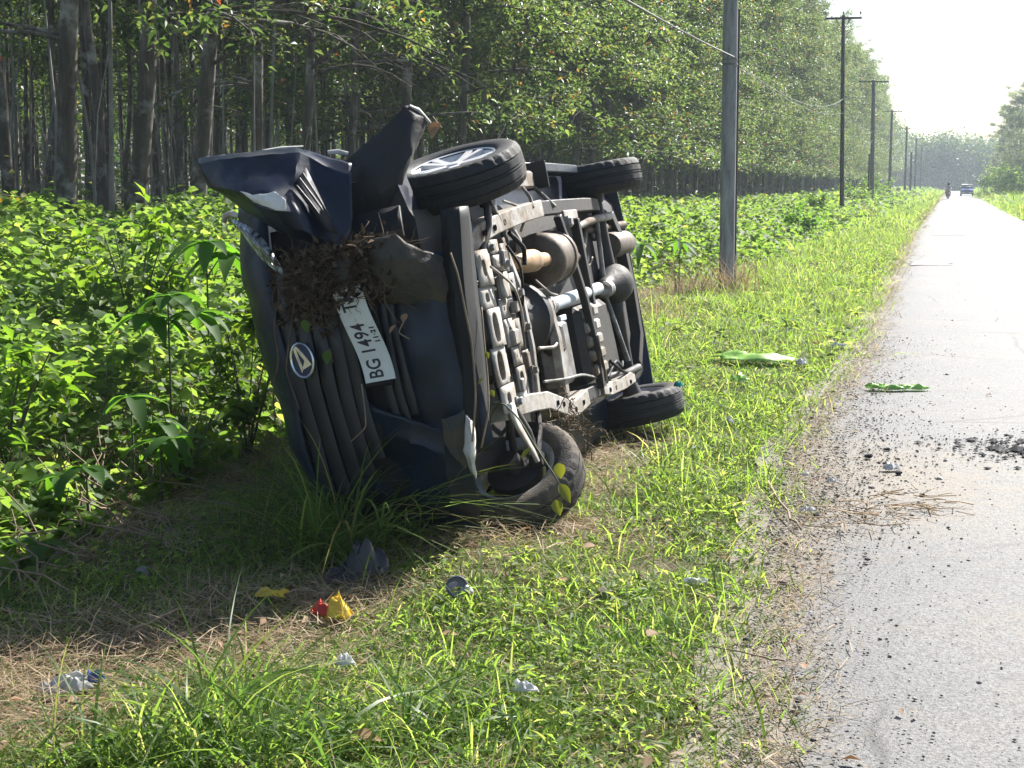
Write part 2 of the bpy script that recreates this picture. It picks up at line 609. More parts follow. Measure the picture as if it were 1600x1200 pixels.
# ------------------------------------------------------------------ road
def road_mat(name, lo, hi):
    m, t, out = nodes_of(name)
    co = coords(t)
    agg = noise(t, 75, 3, .8, co)
    agg2 = noise(t, 28, 5, .75, co)
    big = noise(t, .9, 4, .6, co)
    streak = noise(t, 1.0, 4, .65, coords(t, 'Object', (.22, 1.5, 1)))
    col = ramp(t, agg, [(.34, tuple(c * .3 for c in lo)), (.48, lo), (.66, hi)])
    col = mixc(t, ramp(t, agg2, [(.33, (1, 1, 1)), (.46, (0, 0, 0))]), col, mixc(t, 1.0, col, (.55, .54, .53), 'MULTIPLY'))
    col = mixc(t, ramp(t, big, [(.4, (0, 0, 0)), (.7, (1, 1, 1))]), col, mixc(t, 1.0, col, (1.22, 1.17, 1.08), 'MULTIPLY'))
    col = mixc(t, ramp(t, streak, [(.60, (0, 0, 0)), (.72, (1, 1, 1))]), col, mixc(t, 1.0, col, (.6, .6, .61), 'MULTIPLY'))
    vo = t.nodes.new('ShaderNodeTexVoronoi')
    vo.feature = 'DISTANCE_TO_EDGE'
    vo.inputs['Scale'].default_value = .55
    wv = t.nodes.new('ShaderNodeMix')
    wv.data_type = 'RGBA'
    wv.inputs[0].default_value = .12
    nzc = t.nodes.new('ShaderNodeTexNoise')
    nzc.inputs['Scale'].default_value = 2.2
    nzc.inputs['Detail'].default_value = 6
    t.links.new(co, nzc.inputs['Vector'])
    t.links.new(co, wv.inputs[6])
    t.links.new(nzc.outputs['Color'], wv.inputs[7])
    t.links.new(wv.outputs[2], vo.inputs['Vector'])
    crk = ramp(t, vo.outputs['Distance'], [(.0, (1, 1, 1)), (.012, (0, 0, 0))])
    crk = math_n(t, 'MULTIPLY', crk, ramp(t, noise(t, .45, 3, .6, co), [(.46, (0, 0, 0)), (.56, (.8, .8, .8))]))
    col = mixc(t, crk, col, (.03, .03, .03))
    at = t.nodes.new('ShaderNodeAttribute')
    at.attribute_name = 'edge_sand'
    sandmask = math_n(t, 'ADD', at.outputs['Fac'], math_n(t, 'MULTIPLY_ADD', noise(t, 6, 6, .75, co), 1.5, -.78))
    sand = ramp(t, agg2, [(.3, (.085, .07, .052)), (.7, (.19, .16, .12))])
    col = mixc(t, ramp(t, sandmask, [(.25, (0, 0, 0)), (.7, (1, 1, 1))]), col, sand)
    h = math_n(t, 'ADD', agg, math_n(t, 'MULTIPLY', agg2, .8))
    princ(t, out, col, .70, 0, bump(t, h, .5, .01), .4)
    return m


ry = np.concatenate([np.linspace(-60, 2, 20)[:-1], np.linspace(2, 16, 141)[:-1], np.geomspace(16, 640, 150)])
us = np.array([-.22, -.15, -.07, 0, .06, .14, .26, .5, .9, 1.5, 2.2, 3, 3.6, 4.0, 4.15])
e = edge(ry) + .03 * wob(ry, ry * 0, .35) * np.minimum(1, 12 / np.maximum(ry, 1) + .25) + .012 * wob(ry, ry * 0, .09, 3.)
er = edge(ry) + 4.15 + .10 * wob(ry, ry * 0, 1.5, 5.)
RX = e[:, None] + np.where(us < 0, us[None], (er - e)[:, None] * (us / us[-1])[None])
RY = np.broadcast_to(ry[:, None], RX.shape)
RZ = .004 + .016 * smooth(0, .5, us)[None] * smooth(4.15, 3.7, us)[None] + .004 * wob(RX, RY, .8)
V = np.stack([RX, RY, RZ], -1).reshape(-1, 3)
a, b = RX.shape
ii = (np.arange(a - 1)[:, None] * b + np.arange(b - 1)[None]).ravel()
me = mesh_np('road', V, [np.stack([ii, ii + 1, ii + b + 1, ii + b], 1)])
at = me.attributes.new('edge_sand', 'FLOAT', 'POINT')
sandv = (np.exp(-np.maximum(us, -.05) / .15)[None] * .85 + np.exp(-(((RX + .25) / .75) ** 2 + ((RY - 8.0) / 1.5) ** 2)) * .75
         + np.exp(-(((RX - .35) / .35) ** 2 + ((RY - 5.0) / 1.5) ** 2)) * .38)
at.data.foreach_set('value', np.ascontiguousarray(sandv.ravel(), dtype=np.float32))
me.shade_smooth()
tag(new_obj('road', me, road_mat('old_asphalt', (.09, .09, .091), (.16, .159, .157))), None, None, None, 'structure')


def sheet_on_road(name, x0, x1, y0, y1, mat, z=.027, jag=.05):
    n = 24
    P = []
    for i in range(n + 1):
        t = i / n
        P.append([(x0 + (x1 - x0) * s + jag * float(wob(t * 9, s * 7, 1.0, y0)), y0 + (y1 - y0) * t + jag * 3 * float(wob(t * 5, s * 9, 1.0, y1)), z) for s in (0, .25, .5, .75, 1)])
    return tag(MB().grid(P).build(name, mat), None, None, None, 'structure')


patchmat = road_mat('patched_asphalt', (.10, .10, .10), (.18, .18, .18))
sheet_on_road('road_patch', -1.0, .9, 92, 150, patchmat)
sheet_on_road('road_patch', .75, 2.4, 62, 70, patchmat)
sheet_on_road('road_patch', -.5, .45, 47, 51, patchmat)
sheet_on_road('road_patch', -.72, .05, 29.5, 31.2, patchmat)

# ------------------------------------------------------------------ haze in the air
hz = MB().box((0, 280, 8.4), (640, 860, 20.8)).build('haze', None)
mh2, tt, oo = nodes_of('pale_air')
pv = tt.nodes.new('ShaderNodeVolumePrincipled')
pv.inputs['Color'].default_value = (.80, .92, 1.0, 1)
pv.inputs['Density'].default_value = .0006
pv.inputs['Anisotropy'].default_value = .25
tt.links.new(pv.outputs[0], oo.inputs['Volume'])
hz.data.materials.append(mh2)
tag(hz, None, None, None, 'stuff')

# ------------------------------------------------------------------ rubber plantation
def tree_proto(name, seed, h, r0, lean, zlow, nb, lenr, nclus, leafL, bare=0.0, side=0.0, nleaf=9):
    rs = np.random.default_rng(seed)
    zs = np.linspace(-.4, h * .95, 11)
    wx = np.cumsum(rs.normal(0, .05, 11))
    wy = np.cumsum(rs.normal(0, .05, 11))
    pts = np.stack([lean * zs + wx - wx[1], wy - wy[1], zs], 1)
    tt_ = np.clip(zs / h, 0, 1)
    rad = r0 * (1 - .8 * tt_) + r0 * .5 * np.exp(-np.maximum(zs, 0) / .25)
    tm = MB().tube(pts, rad, 10, False)
    trunk = tm.mesh(name + '_trunk', 180)
    bm = MB()
    anchors, outs = [], []
    for i in range(nb):
        f = rs.random() ** .8
        z0 = zlow + (h * .93 - zlow) * f
        p0 = np.array([np.interp(z0, zs, pts[:, k]) for k in range(3)])
        az = rs.uniform(-math.pi, math.pi)
        if side and rs.random() < side:
            az = rs.normal(0, .9)
        ln = rs.uniform(*lenr) * (1 - .45 * f)
        el = rs.uniform(.05, .5) + .5 * f
        dr = rs.uniform(.15, .55) * (1 - .5 * f)
        ts = np.linspace(0, 1, 6)
        d = np.array([math.cos(az), math.sin(az)])
        bend = rs.normal(0, .25)
        q = np.array([-d[1], d[0]])
        P = np.array([[*(p0[:2] + (d * t + q * bend * t * t) * ln), p0[2] + ln * (el * t - dr * t * t)] for t in ts])
        br = .018 + .016 * ln / 3 * (1 - .5 * f)
        bm.tube(P, br * (1 - .8 * ts) + .004, 5, False)
        segs = [P[2:]]
        for j in range(rs.integers(3, 6)):
            t0 = rs.uniform(.3, .95)
            k = t0 * 5
            s0 = P[int(k)] + (P[min(5, int(k) + 1)] - P[int(k)]) * (k - int(k))
            ta = az + rs.choice([-1, 1]) * rs.uniform(.4, 1.2)
            tl = ln * rs.uniform(.25, .5)
            te = rs.uniform(-.2, .45)
            tp = np.array([s0 + np.array([math.cos(ta) * t, math.sin(ta) * t, te * t - .35 * t * t]) * tl for t in (0, .5, 1)])
            bm.tube(tp, [.009, .006, .003], 4, False)
            segs.append(tp)
        if rs.random() < bare:
            continue
        for s in segs:
            for j in range(nclus if len(s) > 3 else nclus // 2 + 1):
                t = rs.uniform(.15, 1) * (len(s) - 1.001)
                k = int(t)
                p = s[k] + (s[k + 1] - s[k]) * (t - k) + rs.normal(0, .12, 3)
                anchors.append(p)
                outs.append(az)
    limb = bm.mesh(name + '_limb', 180)
    A = np.repeat(np.array(anchors), nleaf, 0)
    n = len(A)
    A = A + rs.normal(0, .10, (n, 3))
    azl = rs.uniform(-math.pi, math.pi, n)
    D = np.stack([np.cos(azl), np.sin(azl), rs.normal(-.35, .4, n)], 1)
    N = np.stack([rs.normal(0, .45, n), rs.normal(0, .45, n), np.ones(n)], 1)
    L = leafL * rs.uniform(.65, 1.25, n)
    Vl, Pl = leaves(A, D, N, L, L * .42)
    return trunk, limb, mesh_np(name + '_crown', Vl, Pl)


P_OPEN = [tree_proto('open', 10 + i, 13.5, .108, .075, 2.3, 34, (1.6, 4.0), 6, .135, .45, .55) for i in range(3)]
P_EDGE = [tree_proto('edge', 30 + i, 13.5 + i * .5, .108, .05, 1.9, 44, (1.5, 3.5), 11, .15, .06, .55) for i in range(4)]
P_INNER = [tree_proto('inner', 50 + i, 13.0, .09, .02, 4.6, 24, (1.2, 2.8), 5, .19, .1, 0) for i in range(3)]
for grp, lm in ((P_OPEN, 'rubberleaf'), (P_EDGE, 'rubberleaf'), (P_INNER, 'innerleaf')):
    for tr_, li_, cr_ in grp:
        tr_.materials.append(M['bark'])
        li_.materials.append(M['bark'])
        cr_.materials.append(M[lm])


def plant_tree(proto, loc, rz, sc, label, group, name='rubber_tree'):
    r = empty(name, loc, label, 'tree', group, rz)
    r.scale = (sc[0], sc[0], sc[1])
    for nm, me_ in zip(('trunk', 'limb', 'crown'), proto):
        o = new_obj(nm, me_, None, r)
        if nm == 'limb':
            o['kind'] = 'stuff'
    return r


def pxx(x, y, z=0.):
    d = np.array([x, y, z]) - C_P
    w = d @ C_W
    return (800 + F_PX * (d @ C_R) / w, 600 - F_PX * (d @ C_U) / w) if w > .3 else (-9999, 0)


spots = []
near_y = [10.4 / math.tan(math.atan((800 - p) / F_PX) + YAW) for p in (45, 165, 265)]
row0 = near_y + [20.9, 22.6, 25.0, 27.2]
while row0[-1] < 335:
    row0.append(row0[-1] + 2.75)
for i, y in enumerate(row0):
    x = -10.4 + (edge(y) + 1.2) + rng.normal(0, .10 if i < 4 else .22) * (i > 2)
    spots.append((x, y, 0, i))
for k in range(1, 15):
    y = 9.0 + (k % 2) * 1.3
    while y < (330 if k < 3 else 150 if k < 6 else 95):
        spots.append((-10.4 - 3.3 * k + (edge(y) + 1.2) + rng.normal(0, .3), y + rng.normal(0, .3), k, -1))
        y += 2.3
keep = []
for s in spots:
    p = pxx(s[0], s[1], 2.0)
    if -130 < p[0] < 1480:
        keep.append((math.hypot(s[0], s[1]) * (1 + .35 * max(0, s[2] - .5)), s))
keep.sort()
NEAR_LABELS = ['thick dark trunk leaning right over the vines, leftmost big tree of the wood',
               'straight dark rubber trunk with a bare limb reaching right, behind the vine bank',
               'pale edged rubber trunk standing just left of the crushed bonnet, front row']
first = [s for d, s in keep if s[2] == 0 and s[3] in (0, 1, 2)]
n_obj, rest = 0, []
for d, s in keep:
    x, y, k, i = s
    if n_obj >= 285:
        rest.append(s)
        continue
    n_obj += 1
    z = float(gz(x, y)) - .05
    if k == 0 and 0 <= i < 3:
        lab, g = NEAR_LABELS[i], None
        plant_tree(P_OPEN[i], (x, y, z), (.1, -.1, .15)[i], ((1.15, 1.0), (1.2, 1.02), (1.08, 1.0))[i], lab, g)
        continue
    if k == 0 and y < 33:
        lab, g = 'front row rubber tree behind the wreck, %s to the right of the pale edged trunk' % ('first', 'second', 'third', 'fourth', 'fifth', 'sixth', 'seventh', 'eighth', 'ninth')[i - 3], 'front row rubber trees behind the wreck'
        plant_tree(P_OPEN[i % 3] if i < 6 else P_EDGE[i % 4], (x, y, z), rng.uniform(-.5, .5), (rng.uniform(.8, 1.05), rng.uniform(.92, 1.06)), lab, g)
    elif k == 0 and y < 90:
        lab, g = 'leafy front row rubber tree behind the nearest concrete pole and the green vines', 'front row rubber trees behind the nearest pole'
        plant_tree(P_EDGE[i % 4], (x, y, z), rng.uniform(-.6, .6), (rng.uniform(.9, 1.1), rng.uniform(.92, 1.08)), lab, g)
    elif k == 0:
        lab, g = 'hazy front row rubber tree far along the left side of the road', 'far front row rubber trees'
        plant_tree(P_EDGE[i % 4], (x, y, z), rng.uniform(-.6, .6), (rng.uniform(.95, 1.15), rng.uniform(.9, 1.06)), lab, g)
    elif k <= 2:
        lab, g = 'slender rubber tree in the rows just behind the front row', 'second and third row rubber trees'
        plant_tree(P_INNER[n_obj % 3] if k == 2 or y < 26 else P_EDGE[n_obj % 4], (x, y, z), rng.uniform(-3, 3), (rng.uniform(.75, 1.1), rng.uniform(.9, 1.05)), lab, g)
    else:
        lab, g = 'thin shaded rubber tree deep inside the plantation', 'inner rubber trees'
        plant_tree(P_INNER[n_obj % 3], (x, y, z), rng.uniform(-3, 3), (rng.uniform(.75, 1.1), rng.uniform(.9, 1.05)), lab, g)


def tree_mass(name, pts, hts, nl, leafL, r0, zlow, mats, spread=1.9, kind='stuff'):
    mb = MB()
    for (x, y), h in zip(pts, hts):
        z0 = float(gz(x, y)) - .1
        lx, ly = rng.normal(0, .25, 2)
        mb.tube([(x, y, z0), (x + lx * .5, y + ly * .5, z0 + h * .5), (x + lx, y + ly, z0 + h * .92)], [r0, r0 * .75, r0 * .3], 5, False)
    nv = len(mb.V)
    o = mb.mesh(name + '_wood', 180)
    n = len(pts) * nl
    pa = np.repeat(np.array(pts), nl, 0)
    ha = np.repeat(np.array(hts), nl)
    cl = np.repeat(rng.normal(0, 1, (len(pts) * (nl // 10), 3)), 10, 0)
    if len(cl) < n:
        cl = np.concatenate([cl, rng.normal(0, 1, (n - len(cl), 3))])
    cl = cl[:n]
    fz = np.clip(rng.beta(1.5, 1.3, n), 0, 1)
    P = np.stack([pa[:, 0] + cl[:, 0] * spread * .55 + rng.normal(0, .35, n), pa[:, 1] + cl[:, 1] * spread * .55 + rng.normal(0, .35, n),
                  gz(pa[:, 0], pa[:, 1]) + zlow + (ha - zlow) * np.clip(fz + cl[:, 2] * .06, 0, 1.05)], 1)
    D = rng.normal(0, 1, (n, 3))
    D[:, 2] = D[:, 2] * .5 - .3
    N = np.stack([rng.normal(0, .6, n), rng.normal(0, .6, n), np.ones(n)], 1)
    Vl, Pl = leaves(P, D, N, leafL * rng.uniform(.6, 1.3, n), leafL * .55, DIAM_T, DIAM_F)
    Vw = np.array(mb.V)
    q4 = np.array([f for f in mb.F if len(f) == 4])
    Va, Pa = joinm([(Vw, [q4]), (Vl, Pl)])
    me_ = mesh_np(name, Va, Pa)
    mi = np.zeros(len(me_.polygons), dtype=np.int32)
    mi[len(q4):] = 1
    me_.polygons.foreach_set('material_index', mi)
    bpy.data.meshes.remove(o)
    ob = new_obj(name, me_, mats)
    return tag(ob, None, None, None, kind)


rest_pts = [(s[0], s[1]) for s in rest]
if rest_pts:
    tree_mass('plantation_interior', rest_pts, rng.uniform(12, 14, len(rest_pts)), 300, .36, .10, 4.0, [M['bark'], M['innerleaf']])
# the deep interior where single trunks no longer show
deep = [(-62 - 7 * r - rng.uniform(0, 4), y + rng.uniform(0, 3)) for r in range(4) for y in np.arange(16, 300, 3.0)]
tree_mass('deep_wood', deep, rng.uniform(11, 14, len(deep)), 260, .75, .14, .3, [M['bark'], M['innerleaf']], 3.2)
# thin stems and saplings between the trunks
sm = MB()
for _ in range(620):
    x = -9.4 - rng.gamma(1.6, 6.5)
    y = 9 + rng.random() ** 1.4 * 110
    z0 = float(gz(x, y)) - .05
    h = rng.uniform(2.2, 7.5)
    dx, dy = rng.normal(0, .22, 2)
    r = rng.uniform(.010, .034)
    sm.tube([(x, y, z0), (x + dx * .3 + rng.normal(0, .06), y + dy * .3, z0 + h * .5), (x + dx, y + dy, z0 + h)], [r, r * .8, r * .35], 5, False)
tag(sm.build('sapling_stems', plain('pale_stem_bark', (.19, .175, .15), .85, 0, .4, 3), None, 180), None, None, None, 'stuff')
# low growth under the trees
n = 26000
ux = -9.6 - rng.gamma(1.5, 5.5, n)
uy = 9 + rng.random(n) ** 1.6 * 130
uz = gz(ux, uy) + rng.gamma(1.6, .28, n) * (wob(ux, uy, 2.2) * .5 + .75)
D = rng.normal(0, 1, (n, 3))
D[:, 2] *= .6
N = np.stack([rng.normal(0, .6, n), rng.normal(0, .6, n), np.ones(n)], 1)
sz = (.13 + .0016 * uy) * rng.uniform(.6, 1.4, n)
Vl, Pl = leaves(np.stack([ux, uy, uz], 1), D, N, sz, sz * .5)
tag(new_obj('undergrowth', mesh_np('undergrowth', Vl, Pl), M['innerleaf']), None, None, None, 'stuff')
# the wood where the road bends, far away
farp = [(rng.uniform(-40, 22), rng.uniform(352, 400)) for _ in range(190)]
tree_mass('far_forest', farp, rng.uniform(9.5, 13.5, 190), 620, .8, .16, .6, [M['bark'], M['innerleaf']], 3.4)

# trees right of the road
RT = [(8.6, 178, 1.0, 'tall hazy tree nearest the camera on the right side of the road, dark blue green'),
      (9.4, 196, 1.05, None), (6.9, 222, .85, None), (10.6, 160, 1.1, None), (8.9, 168, .8, None), (7.6, 186, .8, None), (8.0, 200, .95, None), (11.4, 176, 1.2, None), (8.2, 212, .9, None), (9.0, 232, .95, None), (8.4, 251, .9, None), (9.3, 270, .95, None), (8.6, 292, .85, None), (9.5, 314, .85, None),
      (12.4, 186, 1.1, None), (12.8, 205, 1.15, None), (12.1, 226, 1.1, None), (12.6, 248, 1.0, None)]
for j, (x, y, s, lab) in enumerate(RT):
    plant_tree(P_EDGE[j % 4], (x, y, float(gz(x, y)) - .1), rng.uniform(-3, 3), (1.25 * s, s * .98), lab or ('hazy tree in the line along the right side of the road' if x < 11 else 'hazy tree in the back line right of the road'), None if lab else ('trees along the right side of the road' if x < 11 else 'back line of trees on the right side'), 'roadside_tree')


def bush(name, loc, w, h, n, L, label, group=None, mat='bushleaf'):
    r = empty(name, loc, label, 'bush', group)
    sm = MB()
    for k in range(7):
        az = k * 2.4
        d = np.array([math.cos(az), math.sin(az), 0]) * w * .35
        sm.tube([(0, 0, -.05), tuple(d * .5 + np.array([0, 0, h * .45])), tuple(d + np.array([0, 0, h * .8]))], [.0045 * (1 + w), .003 * (1 + w), .0015 * (1 + w)], 5, False)
    sm.build('stem', M['stem'], r, 180)
    rs = np.random.default_rng(int(abs(loc[0] * 100 + loc[1])))
    cl = unit(rs.normal(0, 1, (max(8, n // 40), 3))) * rs.uniform(.4, 1.0, (max(8, n // 40), 1))
    c = cl[rs.integers(0, len(cl), n)]
    P = c * np.array([w / 2, w / 2, h / 2]) * .85 + rs.normal(0, .12 * w / 2, (n, 3)) + np.array([0, 0, h * .52])
    P[:, 2] = np.maximum(P[:, 2], .03)
    D = rs.normal(0, 1, (n, 3))
    D[:, 2] = D[:, 2] * .5 - .1
    N = np.stack([rs.normal(0, .5, n), rs.normal(0, .5, n), np.ones(n)], 1)
    Vl, Pl = leaves(P, D, N, L * rs.uniform(.6, 1.3, n), L * .5)
    new_obj('foliage', mesh_np('foliage', Vl, Pl), M[mat], r)
    return r


def on_g(x, y, dz=0.):
    return (x, y, float(gz(x, y)) + dz)


bush('roadside_bush', on_g(5.0, 172), 5.6, 3.9, 1400, .34, 'rounded green bush at the right road edge just behind the oncoming car')
bush('roadside_bush', on_g(6.2, 148), 4.6, 3.0, 1200, .30, 'lower green bush at the right road edge nearest the camera')
bush('roadside_bush', on_g(6.6, 190), 5.0, 4.6, 1200, .36, 'tall pale green bush beneath the right hand trees')
bush('verge_bush', on_g(-3.75, 7.6, .05), .75, .85, 420, .10, 'leafy bush pressed against the roof side of the wreck, beside the headlamp')
bush('verge_bush', on_g(-3.7, 6.75, .0), .6, .55, 300, .085, 'low leafy bush at the shaded edge of the vines nearest the grille')
bush('verge_bush', on_g(-4.5, 6.4, .1), .9, .8, 420, .10, 'mounded bush standing out of the vine bank at mid left')
bush('verge_bush', on_g(-5.6, 9.6, .2), 1.3, 1.0, 520, .12, 'broad mound of larger leaves farther back in the vine bank')
bush('verge_bush', on_g(-3.9, 41), 1.3, .95, 700, .15, 'small dark green bush among the vines, right of the nearest pole', None, 'cassava')
bush('verge_bush', on_g(-4.9, 57), 1.3, 1.3, 500, .17, 'leafy bush at the foot of the second pole')
bush('verge_bush', on_g(-5.2, 88), 2.4, 1.9, 700, .2, 'bright leafy bush between the second and third poles')
bush('verge_bush', on_g(-5.6, 118), 3.0, 2.3, 700, .24, 'bright bush beyond the third pole at the foot of the wood')

# ------------------------------------------------------------------ vine cover, grass, straw
VB_Y = [-5, 5, 6.5, 8.5, 10, 13, 18, 24, 30, 45, 70, 700]
VB_X = [-3.3, -3.35, -3.45, -3.6, -3.75, -4.0, -4.1, -3.9, -3.1, -2.7, -2.5, -2.5]


def vine_edge(y):
    return np.interp(y, VB_Y, VB_X)


def vine_h(x, y):
    d = vine_edge(y) + .12 * wob(y, y * 0, .6, 1.) - x
    return smooth(-.05, 1.3, d) * (.50 + .17 * wob(x, y, 1.1) + .12 * wob(x, y, .42, 3.)) * (1 + .25 * smooth(0, 3, d))


def in_view(P, lo=-170, hi=1770):
    d = P - C_P
    w = d @ C_W
    x = 800 + F_PX * (d @ C_R) / np.maximum(w, .2)
    y = 600 - F_PX * (d @ C_U) / np.maximum(w, .2)
    return (w > 1.5) & (x > lo) & (x < hi) & (y < 1330)


CARX, CARY = (-3.2, -2.05), (6.1, 9.8)       # the ground the wreck lies on
parts = []
for y0, y1, dens, L0 in ((4, 9, 1150, .078), (9, 16, 700, .085), (16, 30, 340, .105), (30, 70, 110, .15), (70, 160, 32, .25), (160, 335, 8, .45)):
    n = int((y1 - y0) * 7.5 * dens)
    y = rng.uniform(y0, y1, n)
    x = rng.uniform(-11.0, -3.1, n)
    h = vine_h(x, y)
    ok = (h > .03) & ~((x > -3.62) & (x < CARX[1]) & (y > 6.1) & (y < CARY[1]))
    x, y, h = x[ok], y[ok], h[ok]
    n = len(x)
    ok = rng.random(n) < .80 + .45 * wob(x, y, .5, 8.)
    x, y, h = x[ok], y[ok], h[ok]
    n = len(x)
    dep = rng.random(n) ** 2.2
    P = np.stack([x, y, gz(x, y) + h * (1 - dep * .9) + rng.normal(0, .03, n)], 1)
    P = P[in_view(P)]
    n = len(P)
    az = rng.uniform(-math.pi, math.pi, n)
    D = np.stack([np.cos(az), np.sin(az), rng.normal(-.25, .35, n)], 1)
    N = np.stack([rng.normal(0.1, .48, n), rng.normal(.05, .48, n), np.ones(n)], 1)
    L = L0 * rng.uniform(.5, 1.15, n) * (1.12 + .32 * wob(P[:, 0], P[:, 1], .7, 5.))
    parts.append(leaves(P, D, N, L, L * .92, HEART_T, HEART_F) if y0 < 30 else leaves(P, D, N, L, L * .8))
V, P_ = joinm(parts)
tag(new_obj('vine_cover', mesh_np('vine_cover', V, P_), M['vine']), None, None, None, 'stuff')
# stems below the vine leaves along the near edge
sm = MB()
for _ in range(420):
    y = rng.uniform(4.3, 9.5)
    x = float(vine_edge(y)) - rng.uniform(-.1, .9)
    if y > 6.2 and x > -3.6:
        continue
    h = float(vine_h(x, y)) + .12
    dx, dy = rng.normal(0, .18, 2)
    z0 = float(gz(x, y))
    sm.tube([(x + dx, y + dy, z0 - .02), (x + dx * .6, y + dy * .2, z0 + h * .5), (x, y, z0 + h * rng.uniform(.6, 1.0))], [.005, .004, .003], 4, False)
tag(sm.build('vine_stems', M['drystem'], None, 180), None, None, None, 'stuff')

STRAW = []       # (x, y, radius x, radius y, amount)
for px, py, r, am in ((40, 1050, .5, 1), (150, 1020, .42, 1), (250, 1010, .36, 1), (380, 990, .36, 1), (500, 950, .26, 1), (590, 935, .2, .9), (30, 1120, .35, .8), (330, 950, .3, .8),
                      (930, 720, .34, 1), (985, 690, .3, .9), (860, 830, .25, .7), (760, 850, .3, .8), (940, 780, .25, .7), (330, 760, .35, .8), (200, 830, .4, .6), (380, 730, .3, .8),
                      (1020, 455, 1.3, 1), (1080, 430, 1.5, 1), (1120, 405, 1.6, .9), (985, 490, .8, .7), (1150, 1120, .25, .5), (1240, 870, .2, .5)):
    g = ground(px, py)
    STRAW.append((g[0], g[1], r, r * (1 + g[1] / 14), am))


def straw_amt(x, y):
    s = np.zeros_like(x)
    for cx, cy, rx, ry_, am in STRAW:
        s = np.maximum(s, am * np.exp(-(((x - cx) / rx) ** 2 + ((y - cy) / ry_) ** 2) * .9))
    s = s + .12 * wob(x, y, .5, 6.) + .10 * wob(x, y, .17, 2.)
    e_ = edge(y)
    s = np.maximum(s, .62 * np.exp(-np.maximum(e_ - x, 0) / .08) + .12 * wob(x, y, .3))
    shade = ((x < -1.1) & (y < 6.6) & (y > 4.5)) * .12 * smooth(5.0, 5.6, y)      # extra dry straw on the shadowed ground before the wreck
    return np.clip(s + shade, 0, 1)


gparts, sparts = [], []
for y0, y1, dens, L0, w0 in ((3.3, 5.2, 7800, .078, .0085), (5.2, 8, 5800, .08, .0088), (8, 13, 3300, .085, .011), (13, 24, 2300, .11, .0105), (24, 50, 900, .17, .017), (50, 120, 210, .28, .036), (120, 330, 18, .5, .13)):
    x0, x1 = -4.9, -.05
    n = int((y1 - y0) * (x1 - x0) * dens)
    y = rng.uniform(y0, y1, n)
    x = rng.uniform(x0, x1, n)
    e_ = edge(y) + .03 + .07 * wob(y, y * 0, .6) + .05 * wob(x, y, .16)
    sa = straw_amt(x, y)
    keep_p = np.clip(1.0 - 1.15 * sa, .06, 1) * (.68 + .42 * wob(x, y, .22, 1.5) + .2 * wob(x, y, .9, .4))
    keep_p *= np.clip(1 - 1.3 * smooth(.2, .6, vine_edge(y) - x), 0.12, 1)
    keep_p *= smooth(-.06, .16, e_ - x + .1)
    ok = (rng.random(n) < keep_p) & ~((x > CARX[0] + .1) & (x < CARX[1] - .12) & (y > CARY[0] + .15) & (y < CARY[1]))
    P = np.stack([x, y, gz(x, y)], 1)
    ok &= in_view(P)
    P = P[ok]
    n = len(P)
    hs = np.clip(1 + .35 * wob(P[:, 0], P[:, 1], .5, .7) + .35 * wob(P[:, 0], P[:, 1], 1.6, 4.), .5, 2) * rng.uniform(.5, 1.4, n)
    hs *= 1 + .9 * smooth(.4, 2.4, edge(P[:, 1]) - P[:, 0]) * smooth(12, 22, P[:, 1])
    tall = (rng.random(n) < .035 + .05 * np.clip(wob(P[:, 0], P[:, 1], .35, 11.), 0, 1)) & (y1 < 30)
    hs = np.where(tall, hs * rng.uniform(1.8, 3.2, n), hs)
    gparts.append(blades(P, rng.uniform(-math.pi, math.pi, n), np.where(tall, rng.uniform(.7, 1.45, n), rng.uniform(.15, 1.35, n)), L0 * hs, w0 * rng.uniform(.6, 1.35, n), rng.uniform(.1, .9, n), (0, .38, .72, 1) if y1 < 14 else (0, .55, 1)))
    # straw
    n = int((y1 - y0) * (x1 - x0) * dens * .8)
    y = rng.uniform(y0, y1, n)
    x = rng.uniform(x0, x1, n)
    sa = straw_amt(x, y)
    ok = (rng.random(n) < (sa * .95 + .05) * smooth(-.26, .0, edge(y) + .0 - x + .16 * rng.random(n) ** 3)) & ~((x > CARX[0] + .1) & (x < CARX[1] - .12) & (y > CARY[0] + .15) & (y < CARY[1]))
    P = np.stack([x, y, gz(x, y) + rng.random(len(x)) ** 2 * .03 * (1 + sa)], 1)
    ok &= in_view(P) & (vine_edge(y) - x < .5)
    P = P[ok]
    n = len(P)
    hs = rng.uniform(.5, 1.6, n)
    sparts.append(blades(P, rng.uniform(-math.pi, math.pi, n), rng.normal(.12, .28, n), L0 * 1.35 * hs, w0 * .55 * rng.uniform(.5, 1.3, n), rng.uniform(-.1, .4, n), (0, .55, 1)))
# right-hand verge
for y0, y1, dens, L0, w0 in ((55, 120, 60, .34, .05), (120, 330, 12, .6, .13)):
    n = int((y1 - y0) * 5 * dens)
    y = rng.uniform(y0, y1, n)
    x = edge(y) + 4.15 + rng.uniform(-.05, 5, n)
    P = np.stack([x, y, gz(x, y)], 1)
    P = P[in_view(P)]
    n = len(P)
    hs = (1 + .9 * smooth(.3, 2.5, P[:, 0] - edge(P[:, 1]) - 4.15)) * rng.uniform(.6, 1.4, n)
    gparts.append(blades(P, rng.uniform(-math.pi, math.pi, n), rng.uniform(.4, 1.4, n), L0 * hs, w0 * rng.uniform(.6, 1.3, n), rng.uniform(.1, .8, n), (0, .55, 1)))
V, P_ = joinm(gparts)
tag(new_obj('grass', mesh_np('grass', V, P_), M['grass']), None, None, None, 'stuff')
V, P_ = joinm(sparts)
tag(new_obj('dry_straw', mesh_np('dry_straw', V, P_), M['straw']), None, None, None, 'stuff')
